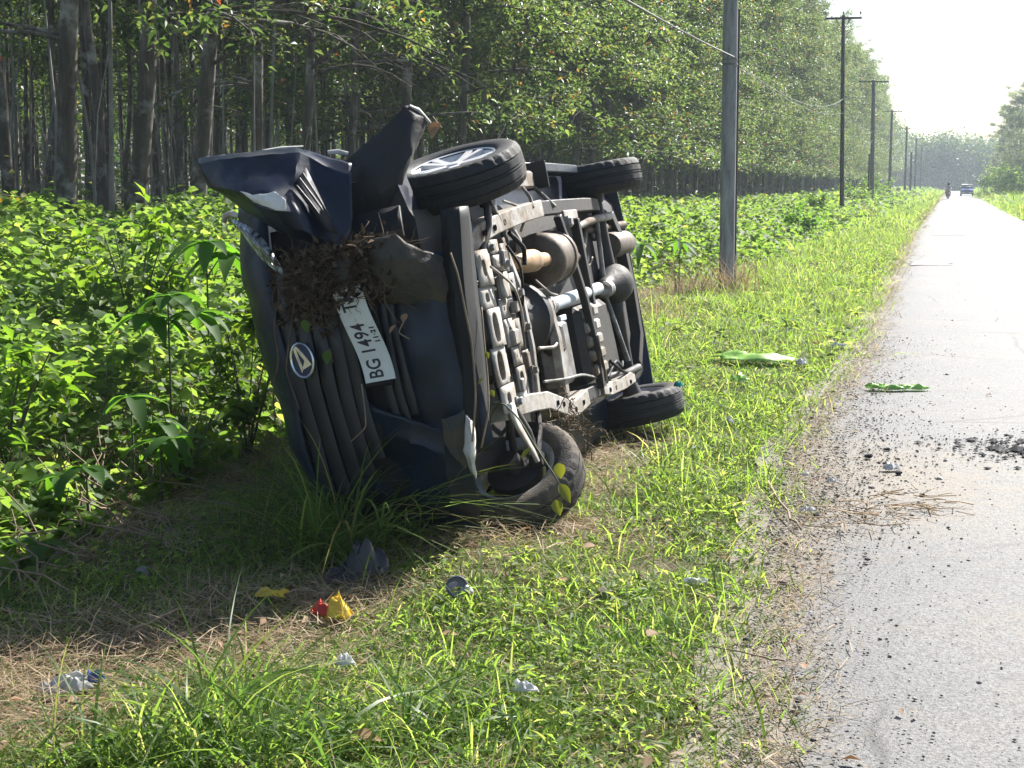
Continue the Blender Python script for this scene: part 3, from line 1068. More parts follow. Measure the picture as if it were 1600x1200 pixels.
# broad low weed leaves mixed into the grass
wp = []
for y0, y1, dens, L0 in ((3.4, 6.5, 800, .036), (6.5, 13, 420, .042), (13, 40, 80, .085)):
    n = int((y1 - y0) * 4.2 * dens)
    y = rng.uniform(y0, y1, n)
    x = rng.uniform(-4.4, -.5, n)
    ok = (wob(x, y, .4, 9.) > -.1) & (x < edge(y) - .12) & (straw_amt(x, y) < .4) & (x > vine_edge(y) - .2) & ~((x > CARX[0] + .1) & (x < CARX[1] - .1) & (y > CARY[0] + .1) & (y < CARY[1]))
    P = np.stack([x, y, gz(x, y) + .02 + rng.random(n) * .06], 1)
    ok &= in_view(P)
    P = P[ok]
    n = len(P)
    az = rng.uniform(-math.pi, math.pi, n)
    D = np.stack([np.cos(az), np.sin(az), rng.normal(.1, .35, n)], 1)
    N = np.stack([rng.normal(0, .4, n), rng.normal(0, .4, n), np.ones(n)], 1)
    L = L0 * rng.uniform(.6, 1.4, n)
    wp.append(leaves(P, D, N, L, L * .45))
V, P_ = joinm(wp)
tag(new_obj('low_weeds', mesh_np('low_weeds', V, P_), M['grass']), None, None, None, 'stuff')
# fallen leaves on verge and under the vines
n = 3600
y = 3.4 + rng.random(n) ** 1.7 * 22
x = rng.uniform(-4.2, 1.2, n)
e_ = edge(y)
ok = (rng.random(n) < np.where(x < e_, .12 + .6 * straw_amt(x, y), .004 + .6 * np.exp(-(x - e_) / .13))) & ~((x > CARX[0] + .1) & (x < CARX[1] - .1) & (y > CARY[0] + .1) & (y < CARY[1]))
x, y = x[ok], y[ok]
n = len(x)
P = np.stack([x, y, np.where(x < edge(y), gz(x, y) + .02 + rng.random(n) * .04, .03)], 1)
az = rng.uniform(-math.pi, math.pi, n)
D = np.stack([np.cos(az), np.sin(az), rng.normal(.05, .2, n)], 1)
N = np.stack([rng.normal(0, .35, n), rng.normal(0, .35, n), np.ones(n)], 1)
L = rng.uniform(.02, .065, n)
Vl, Pl = leaves(P, D, N, L, L * .5)
tag(new_obj('leaf_litter', mesh_np('leaf_litter', Vl, Pl), M['deadleaf']), None, None, None, 'stuff')

# ------------------------------------------------------------------ gravel and crumbs of asphalt on the road
OCT_V = np.array([(1, 0, 0), (-1, 0, 0), (0, 1, 0), (0, -1, 0), (0, 0, 1), (0, 0, -1)], float)
OCT_F = np.array([(0, 2, 4), (2, 1, 4), (1, 3, 4), (3, 0, 4), (2, 0, 5), (1, 2, 5), (3, 1, 5), (0, 3, 5)])


def pebbles(P, r):
    n = len(P)
    V = OCT_V[None] * rng.uniform(.55, 1.3, (n, 6, 1)) * r[:, None, None] * np.array([1, 1, .6])
    a_ = rng.uniform(0, 6.28, n)
    c, s = np.cos(a_)[:, None], np.sin(a_)[:, None]
    W = np.stack([V[..., 0] * c - V[..., 1] * s, V[..., 0] * s + V[..., 1] * c, V[..., 2]], -1) + P[:, None]
    return W.reshape(-1, 3), [(OCT_F[None] + (np.arange(n) * 6)[:, None, None]).reshape(-1, 3)]


mg, tg, og = nodes_of('loose_gravel')
gg = tg.nodes.new('ShaderNodeNewGeometry')
princ(tg, og, ramp(tg, gg.outputs['Random Per Island'], [(0, (.06, .06, .06)), (.22, (.14, .135, .125)), (.7, (.27, .25, .22)), (1, (.48, .45, .4))]), .9, 0, None, .2)
M['gravel'] = mg
gp, gr = [], []
n = 9000
y = 3.6 + rng.random(n) ** 1.3 * 12
u = rng.exponential(.2, n)
gp.append(np.stack([edge(y) - .08 + u, y, np.full(n, .022)], 1))
gr.append(rng.gamma(2.2, .0014, n) + .0008)
for px, py, sx, sy, m_ in ((1320, 740, .28, 1.0, 2200), (1280, 800, .22, .6, 1200), (1340, 660, .2, 1.2, 900), (1570, 705, .3, .35, 700)):
    g = ground(px, py)
    gp.append(np.stack([rng.normal(g[0], sx, m_), rng.normal(g[1], sy, m_), np.full(m_, .024)], 1))
    gr.append(rng.gamma(1.6, .0024, m_) + .001)
n = 2600
y = 3.5 + rng.random(n) ** 1.6 * 16
gp.append(np.stack([rng.uniform(-.5, 3.2, n), y, np.full(n, .024)], 1))
gr.append(rng.gamma(2.0, .0011, n) + .0007)
gp, gr = np.concatenate(gp), np.concatenate(gr)
ok = gp[:, 0] > edge(gp[:, 1]) - .12
Vg, Pg = pebbles(gp[ok], gr[ok])
tag(new_obj('loose_gravel', mesh_np('loose_gravel', Vg, Pg), M['gravel']), None, None, None, 'stuff')
# ================================================================== THE OVERTURNED VEHICLE
# its own axes: x = its left side (now up), y = rearwards, z = its roof (now pointing left); origin = middle of the front axle
AX = np.array([-.199, 0, .980])
AY = np.array([0, 1., 0])
AZ = np.array([-.980, 0, -.199])
AO = np.array([-2.005, 6.53, .869])
van = empty('overturned_van', (0, 0, 0), 'wrecked dark navy van lying on its side in the grass, underside towards the road', 'van')
van.matrix_world = Matrix(((AX[0], AY[0], AZ[0], AO[0]), (AX[1], AY[1], AZ[1], AO[1]), (AX[2], AY[2], AZ[2], AO[2]), (0, 0, 0, 1)))


def cp(px, py, b):
    """point of the van at depth b (its own y) seen at photo position px, py"""
    d = ray(px, py)
    t = (b - (C_P - AO) @ AY) / (d @ AY)
    P = C_P + t * d - AO
    return np.array([P @ AX, b, P @ AZ])


def uc(px, py, c):
    d = ray(px, py)
    t = (c - (C_P - AO) @ AZ) / (d @ AZ)
    P = C_P + t * d - AO
    return np.array([P @ AX, P @ AY, c])


def vpart(mb, name, mat, parent=None, sm=35, mods=(), label=None):
    o = mb.build(name, mat, parent or van, sm)
    for md in mods:
        if md[0] == 'solid':
            q = o.modifiers.new('thickness', 'SOLIDIFY')
            q.thickness = md[1]
            q.offset = 0
        elif md[0] == 'sub':
            q = o.modifiers.new('round', 'SUBSURF')
            q.levels = q.render_levels = md[1]
    if label:
        o['label'] = label
    return o


def crumple(P, amp, s=.2, k=0.0, ax=1):
    P = np.array(P, float)
    P[..., ax] += amp * (wob(P[..., 0], P[..., 2], s, k) + .5 * wob(P[..., 0], P[..., 2], s * .4, k + 3))
    return P


def dens(G, k=5, amp=.004, seed=0.0):
    """sheet metal: straight facets between the given points, folds kept, small dents added"""
    G = np.array([np.array(r) for r in G], float)
    a, b = G.shape[:2]
    u, v = np.linspace(0, a - 1, (a - 1) * k + 1), np.linspace(0, b - 1, (b - 1) * k + 1)
    u0, v0 = np.minimum(u.astype(int), a - 2), np.minimum(v.astype(int), b - 2)
    fu, fv = (u - u0), (v - v0)
    fu, fv = fu + .5 * (smooth(0, 1, fu) - fu), fv + .5 * (smooth(0, 1, fv) - fv)
    fu, fv = fu[:, None, None], fv[None, :, None]
    A = G[u0][:, v0] * (1 - fu) * (1 - fv) + G[u0 + 1][:, v0] * fu * (1 - fv) + G[u0][:, v0 + 1] * (1 - fu) * fv + G[u0 + 1][:, v0 + 1] * fu * fv
    A[..., 1] += amp * (wob(A[..., 0], A[..., 2], .09, seed) + .6 * np.abs(wob(A[..., 0], A[..., 2], .045, seed + 2)) + .3 * wob(A[..., 0], A[..., 2], .018, seed + 4))
    e1 = amp * .5 * wob(A[..., 0] * 3, A[..., 2] * 3, .06, seed + 7)
    A[..., 0] += e1
    A[..., 2] += e1 * .6
    return A


def bil(c00, c01, c11, c10, n, m):
    """grid between four corners"""
    s = np.linspace(0, 1, n)[:, None, None]
    t = np.linspace(0, 1, m)[None, :, None]
    return (1 - s) * (1 - t) * np.array(c00) + (1 - s) * t * np.array(c01) + s * t * np.array(c11) + s * (1 - t) * np.array(c10)


# ---- body shell
def section(b):
    st = np.array([-.50, -.37, -.36, .36, .37, .72, .80, 1.35, 1.6, 2.30, 2.31, 3.0, 3.01, 3.2, 3.38, 3.44])
    top = np.interp(b, [-.5, .0, .72, .80, 1.5, 1.8, 3.0, 3.38, 3.44], [.70, .80, .87, .90, 1.33, 1.37, 1.36, 1.28, 1.1])
    hood = b < .75
    belt = min(top - .12, .74)
    hr = np.interp(b, [-.5, .72, .8, 1.5, 3.2, 3.44], [.66, .70, .72, .62, .60, .55])
    wid = np.interp(b, [-.5, -.3, .4, 3.0, 3.38, 3.44], [.76, .81, .83, .83, .80, .74])
    front = -.36 <= b <= .36
    rear = 2.31 <= b <= 3.0
    c0 = .06
    L = [(0, c0), (.30, c0), (.56, c0), (.60, c0 + .02), (wid - .03, c0 + .05), (wid, c0 + .16), (wid + .005, .40), (wid - .01, belt), (hr + .02, top - .07), (hr - .08, top), (0, top + .012)]
    out = []
    for side in (1, -1):
        q = []
        for i, (a, c) in enumerate(L):
            if (front or rear) and i in (4, 5, 6):
                if i < 6 or (front and side > 0):
                    a = .58
                else:
                    c = .42
                if i == 5:
                    c = .40
            if front and side > 0 and i in (7,):
                a = .62
            q.append((side * a, c))
        out.append(q)
    return out[0] + out[1][::-1][1:-1], top


stn = [-.50, -.37, -.36, .36, .37, .72, .80, 1.35, 1.6, 2.30, 2.31, 3.0, 3.01, 3.2, 3.38, 3.44]
mb = MB()
rows = []
for b in stn:
    s, _ = section(b)
    rows.append([(a, b, c) for a, c in s])
n = len(rows[0])
Vv = [p for r in rows for p in r]
Ff, Mm = [], []
for i in range(len(stn) - 1):
    for j in range(n):
        k = (j + 1) % n
        Ff.append((i * n + j, i * n + k, (i + 1) * n + k, (i + 1) * n + j))
        low = j in (0, 1, 2, n - 1, n - 2, n - 3)
        Mm.append(1 if low else 0)
Ff += [tuple(range(n)), tuple((len(stn) - 1) * n + j for j in range(n))[::-1]]
Mm += [1, 0]
mb.add(Vv, Ff)
mb.M = Mm
vpart(mb, 'body_shell', [M['paint'], M['floor_pan']], None, 30)

# windows and doors on both flanks, windscreen, tailgate glass, lamps, mirror
for s in (1, -1):
    def flank(b, c, off=.004):
        w = float(np.interp(c, [.2, .40, .74, 1.30], [.83, .835, .82, .64])) + off
        return (s * w, b, c)
    for poly in ([(.95, .80), (1.55, .80), (1.55, 1.22), (1.42, 1.22)], [(1.62, .80), (2.32, .80), (2.32, 1.24), (1.62, 1.24)], [(2.40, .80), (3.05, .80), (2.95, 1.22), (2.40, 1.24)]):
        m = MB()
        m.add([flank(b, c) for b, c in poly], [tuple(range(len(poly)))[::(1 if s > 0 else -1)]])
        vpart(m, 'side_window', M['glass'], None, None, [('solid', .006)])
    for b0, b1 in ((.62, 1.58), (1.60, 2.28)):
        m = MB()
        P = [[flank(b, c, .003) for c in (.16, .35, .55, .75)] for b in np.linspace(b0, b1, 6)]
        m.grid(P)
        d = vpart(m, 'door', M['paint'], None, 40, [('solid', .012)])
        vpart(MB().box((s * .845, b1 - .14, .66), (.03, .16, .03), None, .01), 'door_handle', M['plastic'], d)
m = MB()
m.grid([[(a, .80 + .62 * t + .0 * abs(a), .905 + .40 * t + .012 + .01 * (1 - (a / .6) ** 2)) for a in np.linspace(-.66 + .06 * t, .66 - .06 * t, 7)] for t in np.linspace(.04, .96, 6)])
vpart(m, 'windscreen', M['glass'], None, 60, [('solid', .008)])
m = MB()
m.grid([[(a, 3.40 + .05 * t * 0 - .0, c) for a in np.linspace(-.5, .5, 5)] for t, c in enumerate((.84, .98, 1.12, 1.22))])
for i, v in enumerate(m.V):
    m.V[i] = (v[0], float(np.interp(v[2], [.8, 1.1, 1.28], [3.46, 3.455, 3.40])), v[2])
vpart(m, 'tailgate_window', M['glass'], None, 60, [('solid', .008)])
for s in (1, -1):
    vpart(MB().box((s * .72, 3.42, .72), (.12, .08, .28), None, .03), 'tail_lamp', M['red_lens'])
m = MB().box((-.93, .98, .80), (.20, .12, .14), None, .04)
vpart(m, 'door_mirror', M['paint'])
m = MB()
m.grid([[(a, 3.47 - .10 * (abs(a) / .8) ** 4, c) for c in (.02, .12, .26, .36)] for a in np.linspace(-.8, .8, 13)])
vpart(m, 'rear_bumper', M['paint_bare'], None, 50, [('solid', .02)])

# ---- bonnet: from the lip above the grille back to the windscreen, buckled
m = MB()
P = []
for a in np.linspace(-.76, .80, 22):
    cmax = float(np.interp(a, [-.8, -.6, -.35, 0, .35, .6, .82], [.60, .72, .83, .90, .93, .95, .955]))
    row = []
    for s, (b, f) in enumerate(((-.75, .0), (-.735, .18), (-.68, .45), (-.58, .75), (-.46, .93), (-.25, 1.0), (.1, 1.0), (.45, .99), (.74, .97))):
        c0 = .655 - .12 * max(0, -a - .35)
        bb = b + .16 * (abs(a) / .8) ** 3
        row.append((a, bb, c0 + (cmax - c0) * f))
    P.append(row)
P = crumple(P, .012, .25, 2., 2)
P = crumple(P, .014, .18, 5., 1)
vpart(MB().grid(P), 'bonnet', M['paint_bare'], None, 50, [('solid', .012)])

# ---- grille: dark back panel and separate slats
m = MB()
P = [[(a, -.66 + .10 * (abs(a) / .8) ** 2, c) for c in (.08, .2, .35, .5, .68)] for a in np.linspace(-.66, .62, 12)]
grille = vpart(MB().grid(P), 'grille', M['plastic'], None, 50, [('solid', .02)])
for c, a0, a1, r in ((.150, -.24, .30, .016), (.192, -.27, .30, .014), (.238, -.34, .10, .015), (.365, -.40, .42, .020), (.425, -.46, .44, .022), (.490, -.50, .44, .022), (.560, -.53, .46, .022), (.628, -.55, .48, .022)):
    aa = np.linspace(a0, a1, 14)
    pts = [(a, -.745 + .11 * (abs(a) / .8) ** 2 + .006 * float(wob(a, c, .12)), c - .055 * max(0, -a) ** 1.3 + .004 * float(wob(a, c * 9, .2))) for a in aa]
    vpart(MB().tube(pts, .009, 8, True, r * 1.35 / .009), 'slat', M['slat'], grille, 60)
# ---- smooth lower bumper skin with dents, black lip along its lower edge
m = MB()
P = []
for a in np.linspace(-.44, .40, 20):
    row = []
    for c in np.linspace(-.155, .135, 9):
        b = -.775 + .12 * (abs(a) / .8) ** 2 + .06 * smooth(-.02, -.16, c) + .03 * smooth(.08, .14, c)
        row.append((a, b, c - .10 * max(0, -a - .12) * smooth(.0, .14, c)))
    P.append(row)
P = crumple(P, .010, .16, 1.)
vpart(MB().grid(P), 'front_bumper', M['paint_bare'], None, 60, [('solid', .008)])
m = MB()
P = []
for a in np.linspace(-.40, .56, 22):
    cc = float(np.interp(a, [-.7, -.4, 0, .3, .56], [-.045, -.10, -.155, -.175, -.20]))
    row = [(a, -.735 + .14 * (abs(a) / .8) ** 3, cc + .075), (a, -.76 + .14 * (abs(a) / .8) ** 3, cc + .03), (a, -.745 + .14 * (abs(a) / .8) ** 3, cc - .005), (a, -.66 + .14 * (abs(a) / .8) ** 3, cc - .012), (a, -.50, cc + .02)]
    P.append(row)
P = crumple(P, .008, .12, 4.)
vpart(MB().grid(P), 'bumper_lip', M['plastic'], None, 50, [('solid', .01)])

# ---- mud-caked torn upper bumper piece
G = [[cp(px, py, b) for px, py, b in row] for row in (
    [(556, 384, -.70), (585, 374, -.80), (618, 366, -.86), (632, 378, -.84), (660, 392, -.80), (694, 402, -.72)],
    [(556, 410, -.72), (585, 404, -.84), (618, 402, -.88), (640, 404, -.86), (672, 416, -.80), (708, 430, -.70)],
    [(558, 440, -.72), (588, 438, -.82), (620, 436, -.86), (648, 440, -.84), (684, 446, -.78), (722, 456, -.68)],
    [(566, 474, -.68), (594, 474, -.74), (626, 474, -.78), (656, 476, -.76), (692, 478, -.74), (728, 484, -.66)])]
vpart(MB().grid(dens(G, 5, .012, 2.)), 'torn_bumper_piece', M['olive'], None, 35, [('solid', .008)], 'olive mud-caked torn piece of bumper')
G = [[cp(px, py, b) for px, py, b in row] for row in (
    [(498, 420, -.70), (520, 408, -.80), (545, 404, -.82), (560, 412, -.74)],
    [(494, 440, -.72), (520, 436, -.84), (546, 436, -.84), (566, 440, -.72)],
    [(505, 462, -.70), (524, 462, -.78), (548, 464, -.78), (566, 468, -.70)])]
vpart(MB().grid(dens(G, 4, .008, 1.)), 'fog_lamp_housing', M['olive'], None, 40, [('solid', .008)])

# ---- low bumper corner, folded under
G = [[cp(px, py, b) for px, py, b in row] for row in (
    [(560, 618, -.66), (590, 640, -.76), (640, 655, -.78), (690, 672, -.77), (726, 690, -.70)],
    [(545, 650, -.64), (585, 676, -.66), (640, 690, -.78), (695, 712, -.78), (738, 735, -.70)],
    [(530, 690, -.66), (580, 716, -.62), (640, 735, -.64), (700, 750, -.76), (746, 770, -.66)],
    [(520, 730, -.64), (575, 752, -.64), (640, 770, -.62), (705, 790, -.68), (750, 800, -.58)],
    [(515, 775, -.55), (575, 795, -.58), (640, 812, -.55), (708, 822, -.58), (752, 826, -.5)])]
vpart(MB().grid(dens(G, 5, .012, 7.)), 'bumper_corner', M['paint_bare'], None, 35, [('solid', .008)], 'crushed lower bumper corner')
m = MB().grid(bil(cp(556, 640, -.71), cp(600, 652, -.73), cp(596, 706, -.70), cp(552, 694, -.68), 4, 4))
vpart(m, 'fog_lamp_recess', M['plastic'], None, 40, [('solid', .01)])
# pale torn plastic at the skirt
G = [[cp(px, py, b) for px, py, b in row] for row in (
    [(728, 648, -.80), (735, 656, -.83), (741, 660, -.79)], [(726, 676, -.80), (737, 684, -.85), (743, 690, -.80)], [(724, 704, -.80), (735, 712, -.84), (742, 722, -.79)], [(735, 735, -.76), (740, 742, -.78), (744, 750, -.75)])]
vpart(MB().grid(dens(G, 4, .005, 1.)), 'torn_plastic_flap', M['scuff'], None, 40, [('solid', .004)], 'pale torn plastic edge')
G = [[cp(px, py, b) for px, py, b in row] for row in (
    [(690, 656, -.80), (708, 650, -.82), (726, 640, -.80)], [(694, 690, -.80), (712, 690, -.83), (727, 690, -.80)], [(706, 712, -.80), (718, 722, -.81), (728, 734, -.79)])]
vpart(MB().grid(dens(G, 4, .006, 5.)), 'torn_plastic_flap', M['olive'], None, 40, [('solid', .004)])

# ---- crushed corner of bumper and wing hanging off the top
G = [[cp(px, py, b) for px, py, b in row] for row in (
    [(309, 248, -.62), (345, 243, -.64), (385, 239, -.66), (420, 234, -.62), (462, 231, -.58), (478, 235, -.60), (512, 246, -.60), (548, 255, -.58)],
    [(311, 256, -.70), (345, 250, -.74), (385, 246, -.76), (424, 242, -.73), (468, 239, -.68), (484, 246, -.66), (516, 264, -.645), (549, 276, -.62)],
    [(318, 276, -.72), (348, 275, -.78), (384, 276, -.83), (424, 274, -.80), (462, 268, -.76), (490, 276, -.70), (520, 298, -.68), (550, 312, -.65)],
    [(325, 292, -.72), (354, 294, -.82), (384, 302, -.90), (424, 302, -.90), (455, 296, -.82), (497, 314, -.74), (524, 336, -.71), (551, 348, -.675)],
    [(350, 304, -.66), (374, 312, -.80), (400, 322, -.92), (432, 330, -.95), (462, 330, -.88), (502, 350, -.78), (527, 364, -.74), (549, 374, -.69)],
    [(372, 322, -.56), (396, 334, -.70), (420, 346, -.82), (446, 354, -.88), (474, 360, -.88), (505, 374, -.80), (527, 383, -.75), (545, 390, -.69)],
    [(392, 336, -.48), (420, 352, -.58), (442, 366, -.70), (462, 374, -.78), (484, 380, -.80), (506, 388, -.77), (522, 396, -.72), (538, 398, -.66)])]
crushed = vpart(MB().grid(dens(G, 5, .006, 3.)), 'crushed_wing', M['paint'], None, 28, [('solid', .006)], 'crumpled front wing and bumper corner sticking out')
# vent recess with three bars
m = MB().grid(bil(cp(458, 288, -.815), cp(478, 262, -.735), cp(528, 366, -.775), cp(512, 362, -.83), 6, 4))
vpart(m, 'vent_recess', M['plastic'], crushed, 40, [('solid', .006)])
for (x0, y0), (x1, y1) in (((464, 290), (500, 336)), ((468, 278), (508, 334)), ((473, 270), (516, 340))):
    vpart(MB().tube([cp(x0, y0, -.81), cp((x0 + x1) / 2, (y0 + y1) / 2, -.83), cp(x1, y1, -.83)], [.003, .0055, .003], 6), 'vent_bar', M['slat'], crushed, 60)
# white scuffed break
G = [[cp(px, py, b) for px, py, b in row] for row in (
    [(376, 299, -.915), (392, 304, -.935), (410, 304, -.945), (430, 300, -.945)], [(384, 306, -.925), (400, 312, -.95), (420, 312, -.965), (446, 312, -.955)], [(398, 316, -.935), (412, 322, -.96), (430, 328, -.975), (447, 330, -.965)])]
vpart(MB().grid(dens(G, 5, .006, 2.)), 'scuffed_patch', M['scuff'], crushed, 40, [('solid', .004)], 'white scraped plastic')
# torn rim on top, its sunlit strip put into the pale colour
for pts in (((324, 246, -.60), (360, 243, -.62), (402, 238, -.62)), ((408, 236, -.58), (440, 231, -.56), (474, 229, -.52)), ((512, 238, -.44), (528, 237, -.42), (544, 240, -.40))):
    vpart(MB().tube([cp(*p) for p in pts], [.009, .012, .008], 6, True, .6), 'torn_edge', M['torn_lit_edge'], crushed, 60)

# ---- wheel arch liner flap
G = [[cp(px, py, b) for px, py, b in row] for row in (
    [(540, 252, -.44), (556, 238, -.46), (570, 226, -.46), (588, 211, -.44), (606, 193, -.42), (619, 178, -.40), (634, 165, -.37), (654, 168, -.31)],
    [(545, 280, -.46), (564, 270, -.50), (584, 258, -.51), (604, 240, -.49), (624, 218, -.46), (637, 202, -.43), (650, 186, -.38), (664, 182, -.31)],
    [(548, 312, -.48), (572, 308, -.53), (594, 304, -.55), (616, 286, -.52), (634, 256, -.48), (644, 236, -.44), (652, 214, -.38), (669, 190, -.29)],
    [(550, 344, -.46), (572, 346, -.52), (592, 342, -.53), (612, 318, -.50), (628, 284, -.46), (636, 262, -.42), (646, 238, -.36), (656, 216, -.29)],
    [(556, 368, -.42), (574, 372, -.46), (590, 366, -.46), (606, 342, -.44), (620, 308, -.40), (630, 280, -.37), (638, 258, -.32), (646, 240, -.27)])]
vpart(MB().grid(dens(G, 4, .007, 1.)), 'wheel_arch_liner', M['liner'], None, 35, [('solid', .005)], 'brown muddy arch liner bent upright')
vpart(MB().tube([cp(640, 165, -.36), cp(654, 172, -.33), cp(668, 188, -.30), cp(676, 196, -.27)], [.006, .009, .008, .004], 6), 'torn_edge', M['torn_lit_edge'], None, 60)

# ---- headlamp, broken, below the crushed wing
G = [[cp(px, py, b) for px, py, b in row] for row in (
    [(356, 338, -.60), (372, 344, -.66), (388, 352, -.70), (404, 362, -.72)],
    [(366, 352, -.68), (388, 364, -.76), (408, 378, -.80), (426, 392, -.78)],
    [(380, 366, -.70), (402, 384, -.80), (424, 404, -.84), (444, 422, -.82)],
    [(396, 392, -.70), (412, 410, -.78), (430, 424, -.82), (446, 434, -.80)])]
hl = vpart(MB().grid(G), 'headlamp', M['lens'], None, 60, [('solid', .006), ('sub', 2)], 'broken headlamp')
for k in range(4):
    vpart(MB().tube([cp(368 + 8 * k, 350 + 5 * k, -.76 - .02 * k), cp(390 + 8 * k, 376 + 6 * k, -.84 - .015 * k), cp(410 + 8 * k, 402 + 6 * k, -.86)], .006, 5, True, .5), 'lens_rib', M['chrome'], hl, 60)
m = MB().tube([cp(350, 348, -.34), cp(352, 338, -.34), cp(362, 334, -.36), cp(374, 338, -.40)], [.012, .016, .015, .010], 7)
vpart(m, 'bonnet_edge_glint', M['torn_lit_edge'], None, 60)  # pale tube: the highlight along the bonnet's edge put into colour

# ---- number plate and emblem
def decal(fn, poly, z0, z1):
    return lambda m: m.prism(poly, z0, z1, fn)


PLC, PLW, PLH = (.128, -.815, .262), .405, .135


def on_plate(p):
    """x along the plate (reading direction), y its height, z out of it; the plate is slightly bent"""
    x, y, z = p
    bend = .010 * math.sin(x * 11) + .05 * x * x - .10 * y * x
    c = PLC[2] + y * .98 + .05 * x + .02 * math.sin(x * 9)
    return np.array([PLC[0] + x, PLC[1] - z - bend, c])


m = MB()
nx, ny = 14, 5
for zz in (.0, .003):
    m.grid([[on_plate((x, y, zz)) for y in np.linspace(-PLH / 2, PLH / 2, ny)] for x in np.linspace(-PLW / 2, PLW / 2, nx)])
k = nx * ny
for i in range(nx - 1):
    m.F += [(i * ny, (i + 1) * ny, k + (i + 1) * ny, k + i * ny), (i * ny + ny - 1, k + i * ny + ny - 1, k + (i + 1) * ny + ny - 1, (i + 1) * ny + ny - 1)]
    m.M += [0, 0]
for j in range(ny - 1):
    m.F += [(j, k + j, k + j + 1, j + 1), ((nx - 1) * ny + j, (nx - 1) * ny + j + 1, k + (nx - 1) * ny + j + 1, k + (nx - 1) * ny + j)]
    m.M += [0, 0]
plate = vpart(m, 'number_plate', M['white'], None, 60)
vpart(MB().box((.10, -.775, .255), (.40, .04, .11), None, .01), 'plate_bracket', M['plastic'])


def letters(txt, size, x0, y0, sx, parent, name, spacing=1.0):
    cu = bpy.data.curves.new(name, 'FONT')
    cu.body = txt
    cu.size = size
    cu.space_character = spacing
    cu.offset = .0016
    to = bpy.data.objects.new(name + '_src', cu)
    COL.objects.link(to)
    bpy.context.view_layer.update()
    me_ = bpy.data.meshes.new_from_object(to.evaluated_get(bpy.context.evaluated_depsgraph_get()))
    bpy.data.objects.remove(to)
    for v in me_.vertices:
        v.co = Vector(on_plate((x0 + v.co.x * sx, y0 + v.co.y, .0045)))
    return new_obj(name, me_, M['ink'], parent)


letters('BG', .088, -.190, -.018, .72, plate, 'lettering', 1.05)
letters('1494', .088, -.088, -.018, .72, plate, 'lettering', 1.08)
letters('TM', .088, .098, -.018, .72, plate, 'lettering', 1.05)
letters('11·21', .030, -.045, -.055, .9, plate, 'lettering', 1.2)

EMC = cp(473, 563, -.80)
em = MB()


def on_em(p):
    return np.array([EMC[0] + p[0], EMC[1] - p[2], EMC[2] + p[1]])


th = np.linspace(0, 2 * math.pi, 37)[:-1]
em.prism([(.074 * math.cos(t), .050 * math.sin(t)) for t in th], -.02, .004, on_em)
emblem = vpart(em, 'emblem', M['badge_blue'], None, 40)
m = MB()
m.tube([on_em((.072 * math.cos(t), .049 * math.sin(t), .006)) for t in np.linspace(0, 2 * math.pi, 37)], .0068, 6, False)
vpart(m, 'emblem_ring', M['chrome'], emblem, 60)


def ez(q):
    return [(-(y - 740) / 6 / 352, -(x - 265) / 6 / 352) for x, y in q]


m = MB()
for q in ([(203, 600), (216, 588), (232, 640), (252, 760), (262, 800), (246, 853), (226, 760), (208, 660)],
          [(216, 588), (246, 620), (262, 640), (312, 720), (350, 790), (318, 784), (285, 735), (256, 690), (234, 640)],
          [(276, 776), (318, 784), (350, 790), (262, 822), (246, 853), (252, 812)],
          [(276, 776), (290, 742), (318, 784)]):
    pz = ez(q)
    m.prism(pz, .004, .010, on_em)
vpart(m, 'emblem_letter', M['chrome'], emblem, 40)

